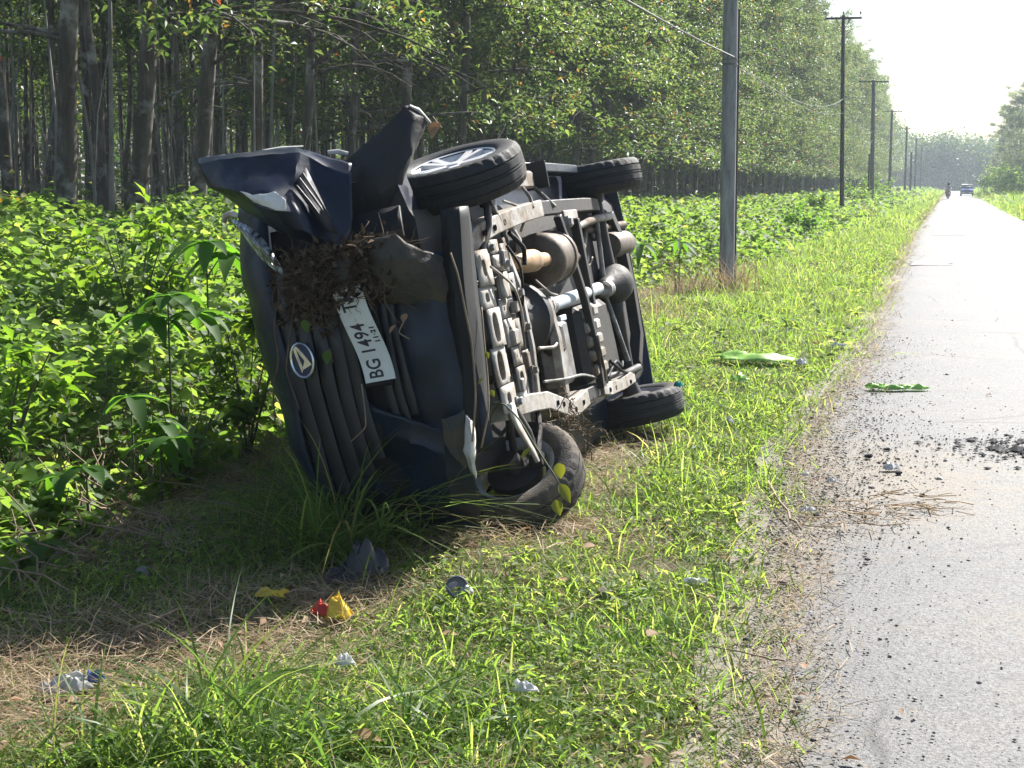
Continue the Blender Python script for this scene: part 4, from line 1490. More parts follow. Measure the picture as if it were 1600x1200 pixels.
# ---- wheels
def wheel(a, b, steer, outer, muddy):
    """outer = +1: outer face towards +x"""
    ax = np.array([math.cos(steer), -math.sin(steer), 0]) * outer
    cen = np.array([a, b, 0.])
    h = MB()
    h.lathe([(.0, .01), (.11, .01), (.125, -.005), (.13, -.06), (.10, -.075), (.06, -.08), (.045, -.14), (0, -.14)], cen, ax, 28)
    w = vpart(h, 'wheel', M['steel_dark'], None, 40)
    t = MB()
    prof = [(.192, .068), (.205, .082), (.225, .090), (.262, .094), (.285, .090), (.300, .078), (.307, .062), (.309, .052), (.301, .050), (.301, .044), (.311, .042), (.312, .012), (.304, .010), (.304, .004), (.312, .002)]
    prof = prof + [(r, -h_) for r, h_ in prof[::-1]]
    n_ = 96
    t.lathe(prof, cen, ax, n_)
    T = np.array(t.V) - cen
    hh = T @ ax
    rad = T - hh[:, None] * ax
    rr = np.linalg.norm(rad, axis=1)
    j = np.arange(len(T)) % n_
    dip = np.where((np.abs(hh) > .054) & (rr > .29) & (j % 3 == 0), .010, 0) + np.where((np.abs(hh) < .045) & (np.abs(hh) > .012) & (j % 4 == 0), .003, 0)
    T2 = cen + hh[:, None] * ax + rad * (1 - dip / np.maximum(rr, .01))[:, None]
    t.V = [tuple(v) for v in T2]
    vpart(t, 'tyre', M['rubber_mud' if muddy else 'rubber'], w, 40)
    r = MB()
    r.lathe([(.188, .074), (.198, .078), (.196, .070), (.182, .062), (.170, .03), (.166, -.05), (.188, -.072), (.197, -.078), (.199, -.072)], cen, ax, 48)
    A = np.cross(ax, [0, 0, 1.])
    A /= np.linalg.norm(A)
    B = np.cross(ax, A)
    r.lathe([(0, .070), (.028, .068), (.034, .062), (.046, .062), (.052, .05), (.05, .01)], cen, ax, 20)
    for q in range(5):
        for dq in (-.17, .17):
            t0 = q * 2 * math.pi / 5 + .3
            t1 = t0 + dq
            d0 = math.cos(t0 + dq * .35) * A + math.sin(t0 + dq * .35) * B
            d1 = math.cos(t1) * A + math.sin(t1) * B
            p0, p1 = cen + d0 * .030 + ax * .062, cen + d1 * .186 + ax * .074
            s0, s1 = np.cross(ax, d0), np.cross(ax, d1)
            vv = []
            for p_, s_, wd, hh_ in ((p0, s0, .020, .022), (p0 * .5 + p1 * .5, (s0 + s1) / 2, .015, .018), (p1, s1, .022, .016)):
                vv += [p_ - s_ * wd - ax * hh_, p_ - s_ * wd * .8, p_ + s_ * wd * .8, p_ + s_ * wd - ax * hh_]
            ff = []
            for k_ in (0, 4):
                ff += [(k_, k_ + 1, k_ + 5, k_ + 4), (k_ + 1, k_ + 2, k_ + 6, k_ + 5), (k_ + 2, k_ + 3, k_ + 7, k_ + 6), (k_ + 3, k_, k_ + 4, k_ + 7)]
            r.add(vv, ff)
    for q in range(4):
        t0 = q * math.pi / 2 + .5
        r.lathe([(.007, .066), (.008, .05)], cen + (math.cos(t0) * A + math.sin(t0) * B) * .026, ax, 6)
    vpart(r, 'rim', M['alloy'], w, 40)
    return w


ST = math.radians(15)
wheel(.725, 0.0, ST, 1, False)
wheel(-.68, .02, ST * 2.3, -1, True)
wheel(.715, 2.655, 0.02, 1, False)
wheel(-.715, 2.655, 0.02, -1, False)

# ---- underside
def rail(pts, w, h, name, mat, label=None):
    """box-section rail along pts; w across (x), h deep (z)"""
    m = MB()
    pts = np.array(pts, float)
    T = unit(np.gradient(pts, axis=0))
    vv, ff = [], []
    for p, t in zip(pts, T):
        z = np.array([0, 0, 1.])
        s = np.cross(t, z)
        s /= np.linalg.norm(s)
        z = np.cross(s, t)
        for i, j in ((-1, -1), (1, -1), (1, 1), (-1, 1)):
            vv.append(p + s * i * w / 2 + z * j * h / 2)
    for i in range(len(pts) - 1):
        ff += [(i * 4 + k, i * 4 + (k + 1) % 4, i * 4 + 4 + (k + 1) % 4, i * 4 + 4 + k) for k in range(4)]
    ff += [(3, 2, 1, 0), tuple((len(pts) - 1) * 4 + k for k in range(4))]
    m.add(vv, ff)
    o = vpart(m, name, mat, None, 25, [], label)
    bv = o.modifiers.new('edge', 'BEVEL')
    bv.width = .006
    bv.segments = 2
    return o


def holes(o, pts, r, n=10):
    """dark bored holes: short dark sleeves sunk in the rail's face"""
    m = MB()
    for p, d in pts:
        m.lathe([(r * 1.25, .0), (r, .004), (r * .9, -.01), (0, -.012)], p, d, n)
    return vpart(m, 'bolt_hole', M['plastic'], o, 40)


DN = np.array([0, 0, -1.])
r1 = rail([(.40, -.34, -.06), (.45, -.20, -.07), (.485, .05, -.085), (.52, .45, -.09), (.545, .85, -.09)], .085, .10, 'frame_rail', M['steel'])
holes(r1, [((.45 + .02 * i, -.18 + .16 * i, -.135), DN) for i in range(6)], .014)
r2 = rail([(.545, .86, -.09), (.55, 1.3, -.085), (.555, 1.9, -.07), (.56, 2.35, -.02), (.56, 2.7, .03)], .075, .085, 'frame_rail', M['steel_dark'])
r3 = rail([(-.33, -.30, -.06), (-.345, .05, -.085), (-.37, .30, -.09), (-.455, .62, -.095), (-.475, .74, -.095), (-.455, 1.05, -.09)], .085, .10, 'frame_rail', M['steel'])
holes(r3, [((-.40 - .02 * i, .42 + .1 * i, -.145), DN) for i in range(3)] + [((-.475, .72, -.147), DN), ((-.465, .9, -.145), DN)], .013)
r4 = rail([(-.46, 1.42, -.09), (-.485, 1.6, -.09), (-.50, 2.0, -.08), (-.51, 2.45, -.04)], .075, .09, 'frame_rail', M['steel'])
holes(r4, [((-.485 - .008 * i, 1.55 + .16 * i, -.137 + .006 * i), DN) for i in range(5)], .013)
rail([(-.455, 1.06, -.08), (-.46, 1.40, -.08)], .07, .075, 'frame_rail', M['steel_dark'])

# pressed front crossmember with oval openings
def oval_cell(m, a0, a1, b0, b1, c, fa=.62, fb=.5, n=20):
    ca, cb = (a0 + a1) / 2, (b0 + b1) / 2
    ha, hb = (a1 - a0) / 2, (b1 - b0) / 2
    o_, i_, d_ = [], [], []
    for k in range(n):
        t = 2 * math.pi * (k + .5) / n
        x, y = math.cos(t), math.sin(t)
        s = 1 / max(abs(x), abs(y))
        o_.append((ca + ha * x * s, cb + hb * y * s, c))
        e_ = (abs(x) ** 2.6 + abs(y) ** 2.6) ** (-1 / 2.6)
        i_.append((ca + ha * fa * x * e_, cb + hb * fb * y * e_, c))
        d_.append((ca + ha * fa * .94 * x * e_, cb + hb * fb * .94 * y * e_, c + .03))
    m.add(o_ + i_ + d_, [(k, (k + 1) % n, n + (k + 1) % n, n + k) for k in range(n)] + [(n + k, n + (k + 1) % n, 2 * n + (k + 1) % n, 2 * n + k) for k in range(n)])


m = MB()
aa = [-.34, -.22, -.05, .12, .22, .38]
for i in range(5):
    oval_cell(m, aa[i], aa[i + 1], -.375 + .012 * (i % 3), -.16, -.122 + .010 * (i % 2), .82 if i in (1, 2) else .5, .46 if i in (1, 2) else .30)
xm = vpart(m, 'front_crossmember', M['steel'], None, 30, [('solid', .008)], 'pale pressed crossmember with oval openings')
m = MB()
aa = [-.35, -.27, -.16, -.07, .06, .15, .27, .35, .42]
for i in range(8):
    oval_cell(m, aa[i] + .003, aa[i + 1] - .003, -.145 + .01 * (i % 3), .015 - .012 * ((i * 5) % 3), -.118 - .014 * ((i * 3) % 4) / 2, (.30, .62, .2, .45)[i % 4], (.16, .34, .12, .5)[(i * 3) % 4])
vpart(m, 'pressed_plate', M['steel'], xm, 30, [('solid', .007)])
m = MB()
aa = [-.34, -.18, -.10, .05, .17, .26, .40]
for i in range(6):
    oval_cell(m, aa[i] + .004, aa[i + 1] - .004, .030 + .012 * (i % 2), .125 + .012 * ((i * 2) % 3), -.105 - .010 * ((i * 2) % 3), (.7, .25, .5)[i % 3], (.26, .2, .4)[(i * 2) % 3])
vpart(m, 'pressed_plate', M['cast'], xm, 30, [('solid', .007)])
for i, (a, b, da, db) in enumerate(((-.245, -.10, .06, .05), (-.03, -.05, .07, .09), (.20, -.09, .10, .06), (.33, .02, .07, .10), (.10, .05, .05, .06), (-.15, .06, .08, .05))):
    vpart(MB().box((a, b, -.135), (da, db, .034), None, .006), 'pressed_step', M['steel' if i % 3 else 'cast'], xm)
for a, b in ((-.30, -.28), (-.2, .05), (.0, .07), (.16, .06), (.3, -.05), (.38, -.25)):
    vpart(MB().lathe([(.0, .030), (.016, .030), (.018, .012), (.026, .010), (.026, 0)], (a, b, -.155), DN, 6), 'bolt', M['cast'], xm, 30)
m = MB()
m.tube([(-.34, .13, -.10), (-.1, .17, -.12), (.15, .18, -.12), (.40, .12, -.09)], .022, 8)
vpart(m, 'stabiliser_bar', M['steel_dark'])
rail([(-.36, .20, -.10), (-.10, .215, -.115), (.18, .20, -.115), (.42, .14, -.09)], .045, .05, 'crossmember', M['steel'])

# front suspension arms
def arm(p0, p1, p2, w, name):
    m = MB()
    m.tube([p0, (np.array(p0) + p1) / 2 + np.array([0, 0, -.02]), p1], [w, w * .8, w], 8, True, .7)
    m.tube([p2, (np.array(p2) + p1) / 2 + np.array([0, 0, -.015]), p1], [w * .8, w * .6, w * .8], 8, True, .7)
    m.lathe([(.0, .03), (.035, .03), (.04, 0), (.035, -.03), (0, -.03)], p1, DN, 12)
    return vpart(m, name, M['steel_dark'], None, 50)


arm(np.array([-.32, -.18, -.10]), np.array([-.60, -.02, -.12]), np.array([-.36, .22, -.10]), .028, 'suspension_arm')
arm(np.array([.36, -.18, -.10]), np.array([.60, -.02, -.12]), np.array([.40, .22, -.10]), .028, 'suspension_arm')
G = [[(-.30 - .30 * t, -.30 + .20 * t + s * (.10 - .05 * t), -.135 + .01 * math.sin(t * 5)) for s in (-.5, .5)] for t in np.linspace(0, 1, 6)]
vpart(MB().grid(G), 'arm_plate', M['steel'], None, 40, [('solid', .008)])
for s in (1, -1):
    vpart(MB().tube([(s * .12, -.10, -.02), (s * .40, -.04, -.03), (s * .60, 0, -.01)], .018, 8), 'tie_rod', M['steel_dark'], None, 60)

# engine, gearbox, exhaust
m = MB().box((.02, .05, .02), (.46, .62, .20), None, .04)
vpart(m, 'engine', M['steel_dark'])
vpart(MB().box((.0, .05, -.085), (.30, .34, .05), None, .025), 'oil_pan', M['steel_dark'])
m = MB().lathe([(0, -.32), (.09, -.32), (.11, -.30), (.13, -.10), (.17, -.04), (.19, -.03), (.19, .04), (.17, .05), (.13, .12), (.12, .30), (.08, .40), (0, .42)], (.02, .55, .03), (0, 1, 0), 28)
vpart(m, 'gearbox', M['steel_dark'], None, 35)
m = MB().lathe([(0, 0), (.06, .0), (.09, .015), (.13, .05), (.142, .07), (.142, .10), (.134, .11), (.134, .30), (.142, .31), (.142, .35), (.13, .38), (.08, .44), (0, .45)], (.285, .82, -.055), (.03, 1, 0), 36)
vpart(m, 'silencer', M['rust_dark'], None, 35, [], 'large round brown exhaust box')
m = MB().lathe([(.0, 0), (.030, 0), (.034, .06), (.052, .12), (.056, .16), (.056, .34), (.050, .38), (.036, .43), (.036, .60), (0, .6)], (.30, .24, -.115), (-.02, 1, .02), 24)
vpart(m, 'exhaust_pipe', M['rust'], None, 35, [], 'tan heat-stained exhaust pipe')
vpart(MB().tube([(.29, 1.26, -.07), (.27, 1.7, -.06), (.33, 2.1, .0), (.42, 2.45, .06), (.42, 3.0, .04), (.42, 3.35, .0)], .026, 8), 'exhaust_pipe', M['rust_dark'], None, 60)
vpart(MB().lathe([(0, 0), (.08, .01), (.085, .04), (.085, .46), (.08, .49), (0, .5)], (.30, 2.86, .02), (0, 1, 0), 20), 'silencer', M['rust_dark'], None, 40)

# propeller shaft
m = MB().lathe([(.0, 0), (.036, 0), (.036, 1.16), (0, 1.16)], (.055, .86, -.085), (.01, 1, .02), 18)
vpart(m, 'propeller_shaft', M['shaft'], None, 40, [], 'pale tubular propeller shaft')
for b in (.72, 2.06):
    m = MB().lathe([(0, 0), (.034, 0), (.05, .02), (.05, .05), (.04, .08), (.048, .10), (.048, .13), (.03, .15), (0, .15)], (.05, b, -.083), (.01, 1, .02), 16)
    vpart(m, 'shaft_joint', M['cast'], None, 35)

# crossmembers behind
rail([(.50, 1.14, -.13), (.30, 1.20, -.145), (.04, 1.30, -.15), (-.20, 1.345, -.15), (-.45, 1.38, -.13)], .05, .04, 'crossmember', M['steel_dark'])
rail([(.10, .62, -.125), (-.10, .62, -.14), (-.40, .64, -.12)], .07, .045, 'crossmember', M['steel'])
rail([(.50, .30, -.10), (.40, .36, -.12), (.26, .34, -.12)], .03, .03, 'crossmember', M['steel'])
rail([(.48, 1.70, -.08), (-.48, 1.72, -.08)], .05, .05, 'crossmember', M['steel_dark'])

# fuel tank with pale ribs
tank = vpart(MB().box((-.20, 1.58, -.04), (.42, .70, .16), None, .045), 'fuel_tank', M['steel_dark'])
for i in range(5):
    for j in range(2):
        vpart(MB().box((-.035 - .078 * i, 1.36 + .15 * j, -.125), (.06, .11 if j else .13, .05), None, .014), 'tank_rib', M['steel'], tank)
vpart(MB().box((-.2, .98, -.02), (.34, .30, .12), None, .03), 'heat_shield', M['cast'])

# rear axle
m = MB().tube([(-.64, 2.655, 0), (-.3, 2.655, 0), (.0, 2.655, 0), (.3, 2.655, 0), (.64, 2.655, 0)], [.038, .042, .055, .042, .038], 14)
vpart(m, 'rear_axle', M['steel_dark'], None, 50)
m = MB().lathe([(0, -.24), (.04, -.24), (.055, -.20), (.07, -.14), (.11, -.08), (.128, -.02), (.128, .05), (.10, .10), (.06, .125), (0, .13)], (.06, 2.655, -.005), (0, 1, 0), 26)
vpart(m, 'differential', M['steel_dark'], None, 40)
for s in (1, -1):
    vpart(MB().tube([(s * .44, 1.85, -.04), (s * .47, 2.25, -.075), (s * .48, 2.655, -.07)], [.024, .022, .026], 8), 'trailing_arm', M['steel'] if s > 0 else M['steel_dark'], None, 60)
    vpart(MB().tube([(s * .50, 2.70, -.03), (s * .47, 2.80, .12), (s * .45, 2.88, .30)], [.03, .026, .024], 10), 'shock_absorber', M['steel_dark'], None, 60)
    sp = [(s * .40 + .05 * math.cos(t), 2.60 + .05 * math.sin(t), .02 + t * .006) for t in np.linspace(0, 34, 90)]
    vpart(MB().tube(sp, .009, 6), 'coil_spring', M['steel_dark'], None, 60)
vpart(MB().tube([(-.42, 2.50, -.05), (.0, 2.52, .02), (.46, 2.45, -.03)], .016, 8), 'panhard_rod', M['cast'], None, 60)
rail([(.50, 3.05, .03), (.30, 3.12, .0), (.0, 3.16, .0), (-.30, 3.12, .0), (-.48, 3.0, .02)], .09, .07, 'rear_crossmember', M['steel_dark'])
# sill brackets catching the light between the upper wheels
m = MB()
m.box((.755, .66, -.02), (.05, .46, .13), None, .015)
m.box((.70, .80, -.07), (.09, .30, .05), None, .012)
vpart(m, 'side_sill', M['steel'], None, 30, [], 'pale dusty sill bracket')
vpart(MB().box((.72, 1.02, -.085), (.14, .015, .13), None, .004), 'mud_flap', M['liner'])
rail([(.78, 1.0, .03), (.785, 1.6, .03), (.78, 2.25, .03)], .05, .10, 'side_sill', M['paint_bare'])
vpart(MB().box((-.735, .60, -.05), (.13, .02, .16), None, .004), 'mud_flap', M['liner'])

# pipes, hoses and wires
PIPES = [([(.60, .44, -.06), (.56, .50, -.12), (.50, .52, -.13), (.44, .50, -.10)], .007, 'steel'), ([(.66, .72, -.09), (.60, .70, -.125), (.55, .66, -.14)], .009, 'steel'), ([(.66, .98, -.08), (.60, 1.02, -.115), (.55, 1.10, -.135)], .011, 'cast'),
         ([(.30, 1.30, -.11), (.24, 1.5, -.06), (.20, 2.0, -.04), (.25, 2.5, .05)], .006, 'steel'), ([(-.28, .30, -.13), (-.31, .6, -.16), (-.33, 1.0, -.14), (-.40, 1.4, -.12)], .007, 'cast'),
         ([(.38, .05, -.15), (.28, .12, -.18), (.16, .10, -.17), (.10, .16, -.14)], .007, 'plastic'), ([(.30, -.22, -.14), (.20, -.05, -.18), (.06, .03, -.17), (-.10, .02, -.15)], .006, 'steel'),
         ([(.20, .45, -.14), (.12, .60, -.16), (.10, .80, -.14)], .006, 'steel'), ([(-.44, 1.5, -.14), (-.30, 1.36, -.17), (-.16, 1.30, -.18)], .007, 'cast'), ([(-.42, 1.62, -.12), (-.34, 1.8, -.14), (-.42, 2.1, -.10), (-.40, 2.3, -.06)], .008, 'plastic'),
         ([(-.34, 1.70, -.13), (-.42, 1.85, -.15), (-.46, 2.2, -.1)], .010, 'plastic'), ([(-.50, .78, -.12), (-.56, .80, -.08), (-.64, .72, -.05)], .008, 'steel'), ([(-.48, .30, -.12), (-.55, .25, -.15), (-.62, .15, -.16)], .009, 'steel'),
         ([(.44, .20, -.13), (.36, .30, -.16), (.28, .28, -.15)], .012, 'plastic'), ([(-.12, .32, -.13), (-.14, .5, -.16), (-.10, .74, -.13)], .008, 'steel')]
for pts, r, mt in PIPES:
    P = np.array(pts, float)
    tt_ = np.linspace(0, len(P) - 1, 12)
    Q = np.stack([np.interp(tt_, range(len(P)), P[:, k]) for k in range(3)], 1)
    Q[1:-1] = (Q[:-2] + Q[1:-1] * 2 + Q[2:]) / 4
    vpart(MB().tube(Q, r, 6), 'pipe', M[mt], None, 60)
vpart(MB().box((.46, 1.24, -.15), (.06, .07, .06), None, .012), 'bracket', M['cast'])
vpart(MB().box((.50, 1.40, -.13), (.05, .30, .02), None, .005), 'bracket', M['steel'])
vpart(MB().box((-.02, .84, -.13), (.03, .12, .02), None, .005), 'bracket', M['shaft'])
vpart(MB().box((-.12, .86, -.06), (.16, .12, .10), None, .03), 'gearbox_mount', M['steel_dark'])
# ================================================================== POLES AND CABLES
def at_y(px, Y, z=0.0):
    """world point at road distance Y in the direction of photo column px"""
    d = ray(px, 290)
    return np.array([d[0] * Y / d[1], Y, z])


POLES = []


def pole(px, Y, r0, r1, top, mat, label, group=None, lean=(0, 0), arm=None, name='utility_pole', dy=0):
    p = at_y(px, Y)
    z0 = float(gz(p[0], Y)) - .3
    r = empty(name, (p[0], Y, 0), label, 'pole', group)
    m = MB().tube([(lean[0] * t, lean[1] * t, z0 + (top - z0) * t) for t in (0, .25, .5, .75, 1)], [r0 + (r1 - r0) * t for t in (0, .25, .5, .75, 1)], 18)
    m.build('shaft', M[mat], r, 60)
    if arm:
        L, h = arm
        MB().box((lean[0], lean[1], top - h), (L, .07, .08), Matrix.Rotation(.12, 3, 'Z'), .008).build('crossarm', M['polesteel'], r)
        for k in (-.46, 0, .46):
            MB().lathe([(.012, 0), (.012, .10), (.035, .11), (.042, .16), (.03, .22), (0, .24)], (lean[0] + k * L, lean[1] + k * L * .12, top - h + .04), (0, 0, 1), 10).build('insulator', M['porcelain'], r)
        MB().tube([(lean[0] - .28, lean[1], top - h - .02), (lean[0] * .9, 0, top - h - .5), (lean[0] + .28, lean[1], top - h - .02)], .02, 5).build('brace', M['polesteel'], r)
    POLES.append((p[0] + lean[0] * .4, Y, top))
    return r


p1_ = pole(1138, 22, .110, .098, 9.0, 'concrete', 'thick grey concrete pole standing in the dry grass right of the wreck, nearest pole', None, (-.03, 0))
for z in (3.25, 3.32):
    MB().lathe([(.106, -.015), (.112, -.015), (.112, .015), (.106, .015)], (-.01, 0, z), (0, 0, 1), 20).build('clamp_band', M['cast'], p1_)
pole(1150, 22.3, .026, .024, 4.05, 'polesteel', 'thin dark steel pole standing close behind the nearest concrete pole', None, (-.01, 0), None, 'cable_pole')
pole(1317, 61, .095, .065, 8.05, 'polesteel', 'slim dark pole with a three pin crossarm, second along the verge', None, (-.17, 0), (1.42, .12))
pole(1363, 100, .15, .11, 8.1, 'polewood', 'grey pole with a faint crossarm, third along the verge', None, (-.12, 0), (1.9, .10))
pole(1357, 97, .065, .05, 3.4, 'polesteel', 'short dark stub pole beside the third roadside pole', None, (0, 0), None, 'cable_pole')
pole(1390, 141, .15, .10, 8.1, 'polewood', 'grey hazy pole with a crossarm, fourth along the verge', None, (0, 0), (1.8, .10))
pole(1414, 184, .15, .11, 8.1, 'polewood', 'grey hazy pole, fifth along the verge', None, (0, 0), (1.8, .1))
for px, Y in ((1422.5, 182), (1429.5, 224), (1438, 262), (1445.5, 300), (1452, 338)):
    pole(px, Y, .14, .11, 5.2 if px == 1422.5 else 8.0, 'polewood', 'very distant grey pole in the hazy end of the pole line', 'distant poles', (0, 0), None if px == 1422.5 else (1.8, .1))


def cable(pts, r, label, sag=.3):
    m = MB()
    Q = []
    for (a, b, s) in pts:
        for t in np.linspace(0, 1, 18)[: -1]:
            q = np.array(a) * (1 - t) + np.array(b) * t
            q[2] -= s * 4 * t * (1 - t)
            Q.append(q)
    Q.append(np.array(pts[-1][1]))
    m.tube(Q, r, 6)
    return tag(m.build('overhead_cable', M['cable'], None, 60), label, 'cable')


q1, q2, q3, q4 = (np.array(at_y(p, y)) for p, y in ((1143, 21.85), (1314, 60.9), (1361, 99.8), (1389, 140.8)))
z_ = lambda p, z: (p[0], p[1], z)
cable([((-3.25, -18, 5.2), z_(q1, 3.34), .62)], .011, 'pale cable sagging from the top of the frame to the nearest pole')
cable([(z_(q1, 3.28), z_(q2, 4.85), .45), (z_(q2, 4.85), z_(q3, 4.9), .6), (z_(q3, 4.9), z_(q4, 5.0), .9)], .006, 'thin cable sagging between the roadside poles in front of the crowns')
cable([(z_(q1, 3.24), z_(q2, 4.3), .3), (z_(q2, 4.3), z_(q3, 4.3), .8)], .005, 'lower slack cable between the nearest pole and the third pole')

# ================================================================== TRAFFIC FAR DOWN THE ROAD
def small_car(loc, rz):
    r = empty('oncoming_car', loc, 'small dark blue car far down the road, front facing the camera', 'car', None, rz)
    # x across, y forward is -y (towards the camera), z up
    st = [(-1.85, .35, .62, .70), (-1.80, .28, .78, .78), (-1.0, .24, .95, .80), (0, .22, .98, .82), (1.3, .24, 1.0, .81), (1.85, .30, .95, .78), (1.92, .4, .8, .70)]
    m = MB()
    n_ = 12
    for y, z0, z1, w in st:
        pass
    V, F = [], []
    for y, z0, z1, w in st:
        V += [(-w * .9, y, z0), (-w, y, z0 + .12), (-w, y, z1 - .12), (-w * .9, y, z1), (w * .9, y, z1), (w, y, z1 - .12), (w, y, z0 + .12), (w * .9, y, z0)]
    for i in range(len(st) - 1):
        F += [(i * 8 + k, i * 8 + (k + 1) % 8, i * 8 + 8 + (k + 1) % 8, i * 8 + 8 + k) for k in range(8)]
    F += [tuple(range(8)), tuple(range((len(st) - 1) * 8, len(st) * 8))[::-1]]
    MB().add(V, F).build('body', CARP, r, 40)
    V, F = [], []
    for y, z, w in ((-.95, .95, .74), (-.25, 1.44, .60), (.9, 1.50, .60), (1.75, .98, .72)):
        V += [(-w, y, z), (w, y, z)]
    V += [(-.60, -.25, 1.44)]
    m = MB()
    m.add([(-.60, -.28, 1.45), (.60, -.28, 1.45), (.60, 1.0, 1.50), (-.60, 1.0, 1.50), (-.74, -.30, 1.38), (.74, -.30, 1.38), (.72, 1.1, 1.42), (-.72, 1.1, 1.42)], [(0, 1, 2, 3), (4, 5, 1, 0), (5, 6, 2, 1), (6, 7, 3, 2), (7, 4, 0, 3)])
    m.build('roof', M['alloy'], r, 30)  # silver colour stands in for the reflection on the blue car's roof
    m = MB()
    m.add([(-.76, -1.0, .94), (.76, -1.0, .94), (.66, -.30, 1.40), (-.66, -.30, 1.40)], [(0, 1, 2, 3)])
    w_ = m.build('windscreen', M['glass'], r)
    w_.modifiers.new('thickness', 'SOLIDIFY').thickness = .02
    for s in (-1, 1):
        m = MB()
        m.add([(s * .79, -.98, .94), (s * .80, 1.6, .98), (s * .70, 1.1, 1.42), (s * .70, -.30, 1.40)], [(0, 1, 2, 3)])
        o = m.build('side_window', M['glass'], r)
        o.modifiers.new('thickness', 'SOLIDIFY').thickness = .02
        MB().box((s * .58, -1.84, .66), (.30, .10, .14), None, .03).build('headlight', M['lens'], r)
        MB().box((s * .90, -.75, .98), (.16, .10, .12), None, .03).build('mirror', CARP, r)
        for y in (-1.2, 1.25):
            o = MB().lathe([(0, -.09), (.2, -.09), (.28, -.08), (.30, -.04), (.30, .04), (.28, .08), (.2, .09), (0, .09)], (s * .72, y, .30), (1, 0, 0), 20).build('wheel', M['rubber'], r)
            MB().lathe([(0, .095), (.18, .095), (.19, .06)], (s * .72, y, .30), (s, 0, 0), 14).build('rim', M['alloy'], o)
    MB().box((0, -1.86, .70), (.80, .06, .10), None, .02).build('grille', M['plastic'], r)
    MB().box((0, -1.90, .42), (1.5, .12, .18), None, .04).build('bumper', M['scuff'], r)
    MB().box((0, -1.965, .42), (.44, .01, .12)).build('number_plate', M['ink'], r)
    return r


CARP = plain('blue_car_paint', (.015, .05, .38), .3, 0, .1, 5, None, 0, 0, .5, .5)
g = ground(1510.5, 306.5)
small_car((g[0], g[1], .02), .0)

BIKEP = plain('maroon_bike_paint', (.16, .012, .03), .35, 0, .1)
g = ground(1481, 311.5)
mk = empty('motorcycle', (g[0], g[1], .02), 'small maroon motorcycle with a rider far along the left edge of the road', 'motorcycle', None, -.12)
for y, nm in ((-.62, 'front_wheel'), (.62, 'rear_wheel')):
    m = MB().lathe([(.24, -.04), (.28, -.03), (.30, 0), (.28, .03), (.24, .04), (.22, 0), (.24, -.04)], (0, y, .30), (1, 0, 0), 24)
    o = m.build(nm, M['rubber'], mk)
    m = MB()
    for k in range(6):
        t = k * math.pi / 3
        m.tube([(0, y, .30), (0, y + .23 * math.cos(t), .30 + .23 * math.sin(t))], .012, 5)
    m.build('spoke', M['alloy'], o)
MB().tube([(0, -.45, .80), (0, -.30, .62), (0, .10, .50), (0, .45, .62), (0, .72, .74)], [.07, .11, .12, .13, .06], 10).build('body', BIKEP, mk)
MB().tube([(0, .05, .76), (0, .40, .80), (0, .75, .84)], [.10, .13, .09], 10, True, .5).build('seat', M['plastic'], mk)
MB().box((0, -.58, .86), (.32, .16, .26), None, .06).build('front_cowl', BIKEP, mk)
MB().lathe([(0, 0), (.07, 0), (.085, .03), (0, .06)], (0, -.66, .88), (0, -1, 0), 14).build('headlight', M['lens'], mk)
for s in (-1, 1):
    MB().tube([(s * .09, -.62, .30), (s * .08, -.52, .62), (s * .07, -.45, .9)], .022, 6).build('fork', M['steel_dark'], mk)
    MB().tube([(s * .02, -.45, .98), (s * .20, -.44, 1.04), (s * .36, -.36, 1.02)], .016, 6).build('handlebar', M['steel_dark'], mk)
    MB().lathe([(0, 0), (.05, 0), (.055, .015), (0, .03)], (s * .34, -.46, 1.2), (0, -1, 0), 10).build('mirror', M['chrome'], mk)
    MB().tube([(s * .13, .05, .40), (s * .15, .5, .38), (s * .15, .85, .42)], .04, 8).build('exhaust' if s > 0 else 'side_case', M['steel_dark'], mk)
MB().tube([(0, -.85, .46), (0, -.68, .62), (0, -.45, .56)], .05, 8, True, .4).build('mudguard', BIKEP, mk)

mcl, tcl, ocl = nodes_of('rider_clothes')
sx_ = tcl.nodes.new('ShaderNodeSeparateXYZ')
tcl.links.new(coords(tcl, 'Object'), sx_.inputs[0])
princ(tcl, ocl, ramp(tcl, math_n(tcl, 'MULTIPLY', sx_.outputs['Z'], .6), [(0, (.015, .015, .025)), (.52, (.02, .02, .03)), (.54, (.45, .38, .40)), (.80, (.35, .28, .30)), (.81, (.22, .12, .08))], 'CONSTANT'), .8)


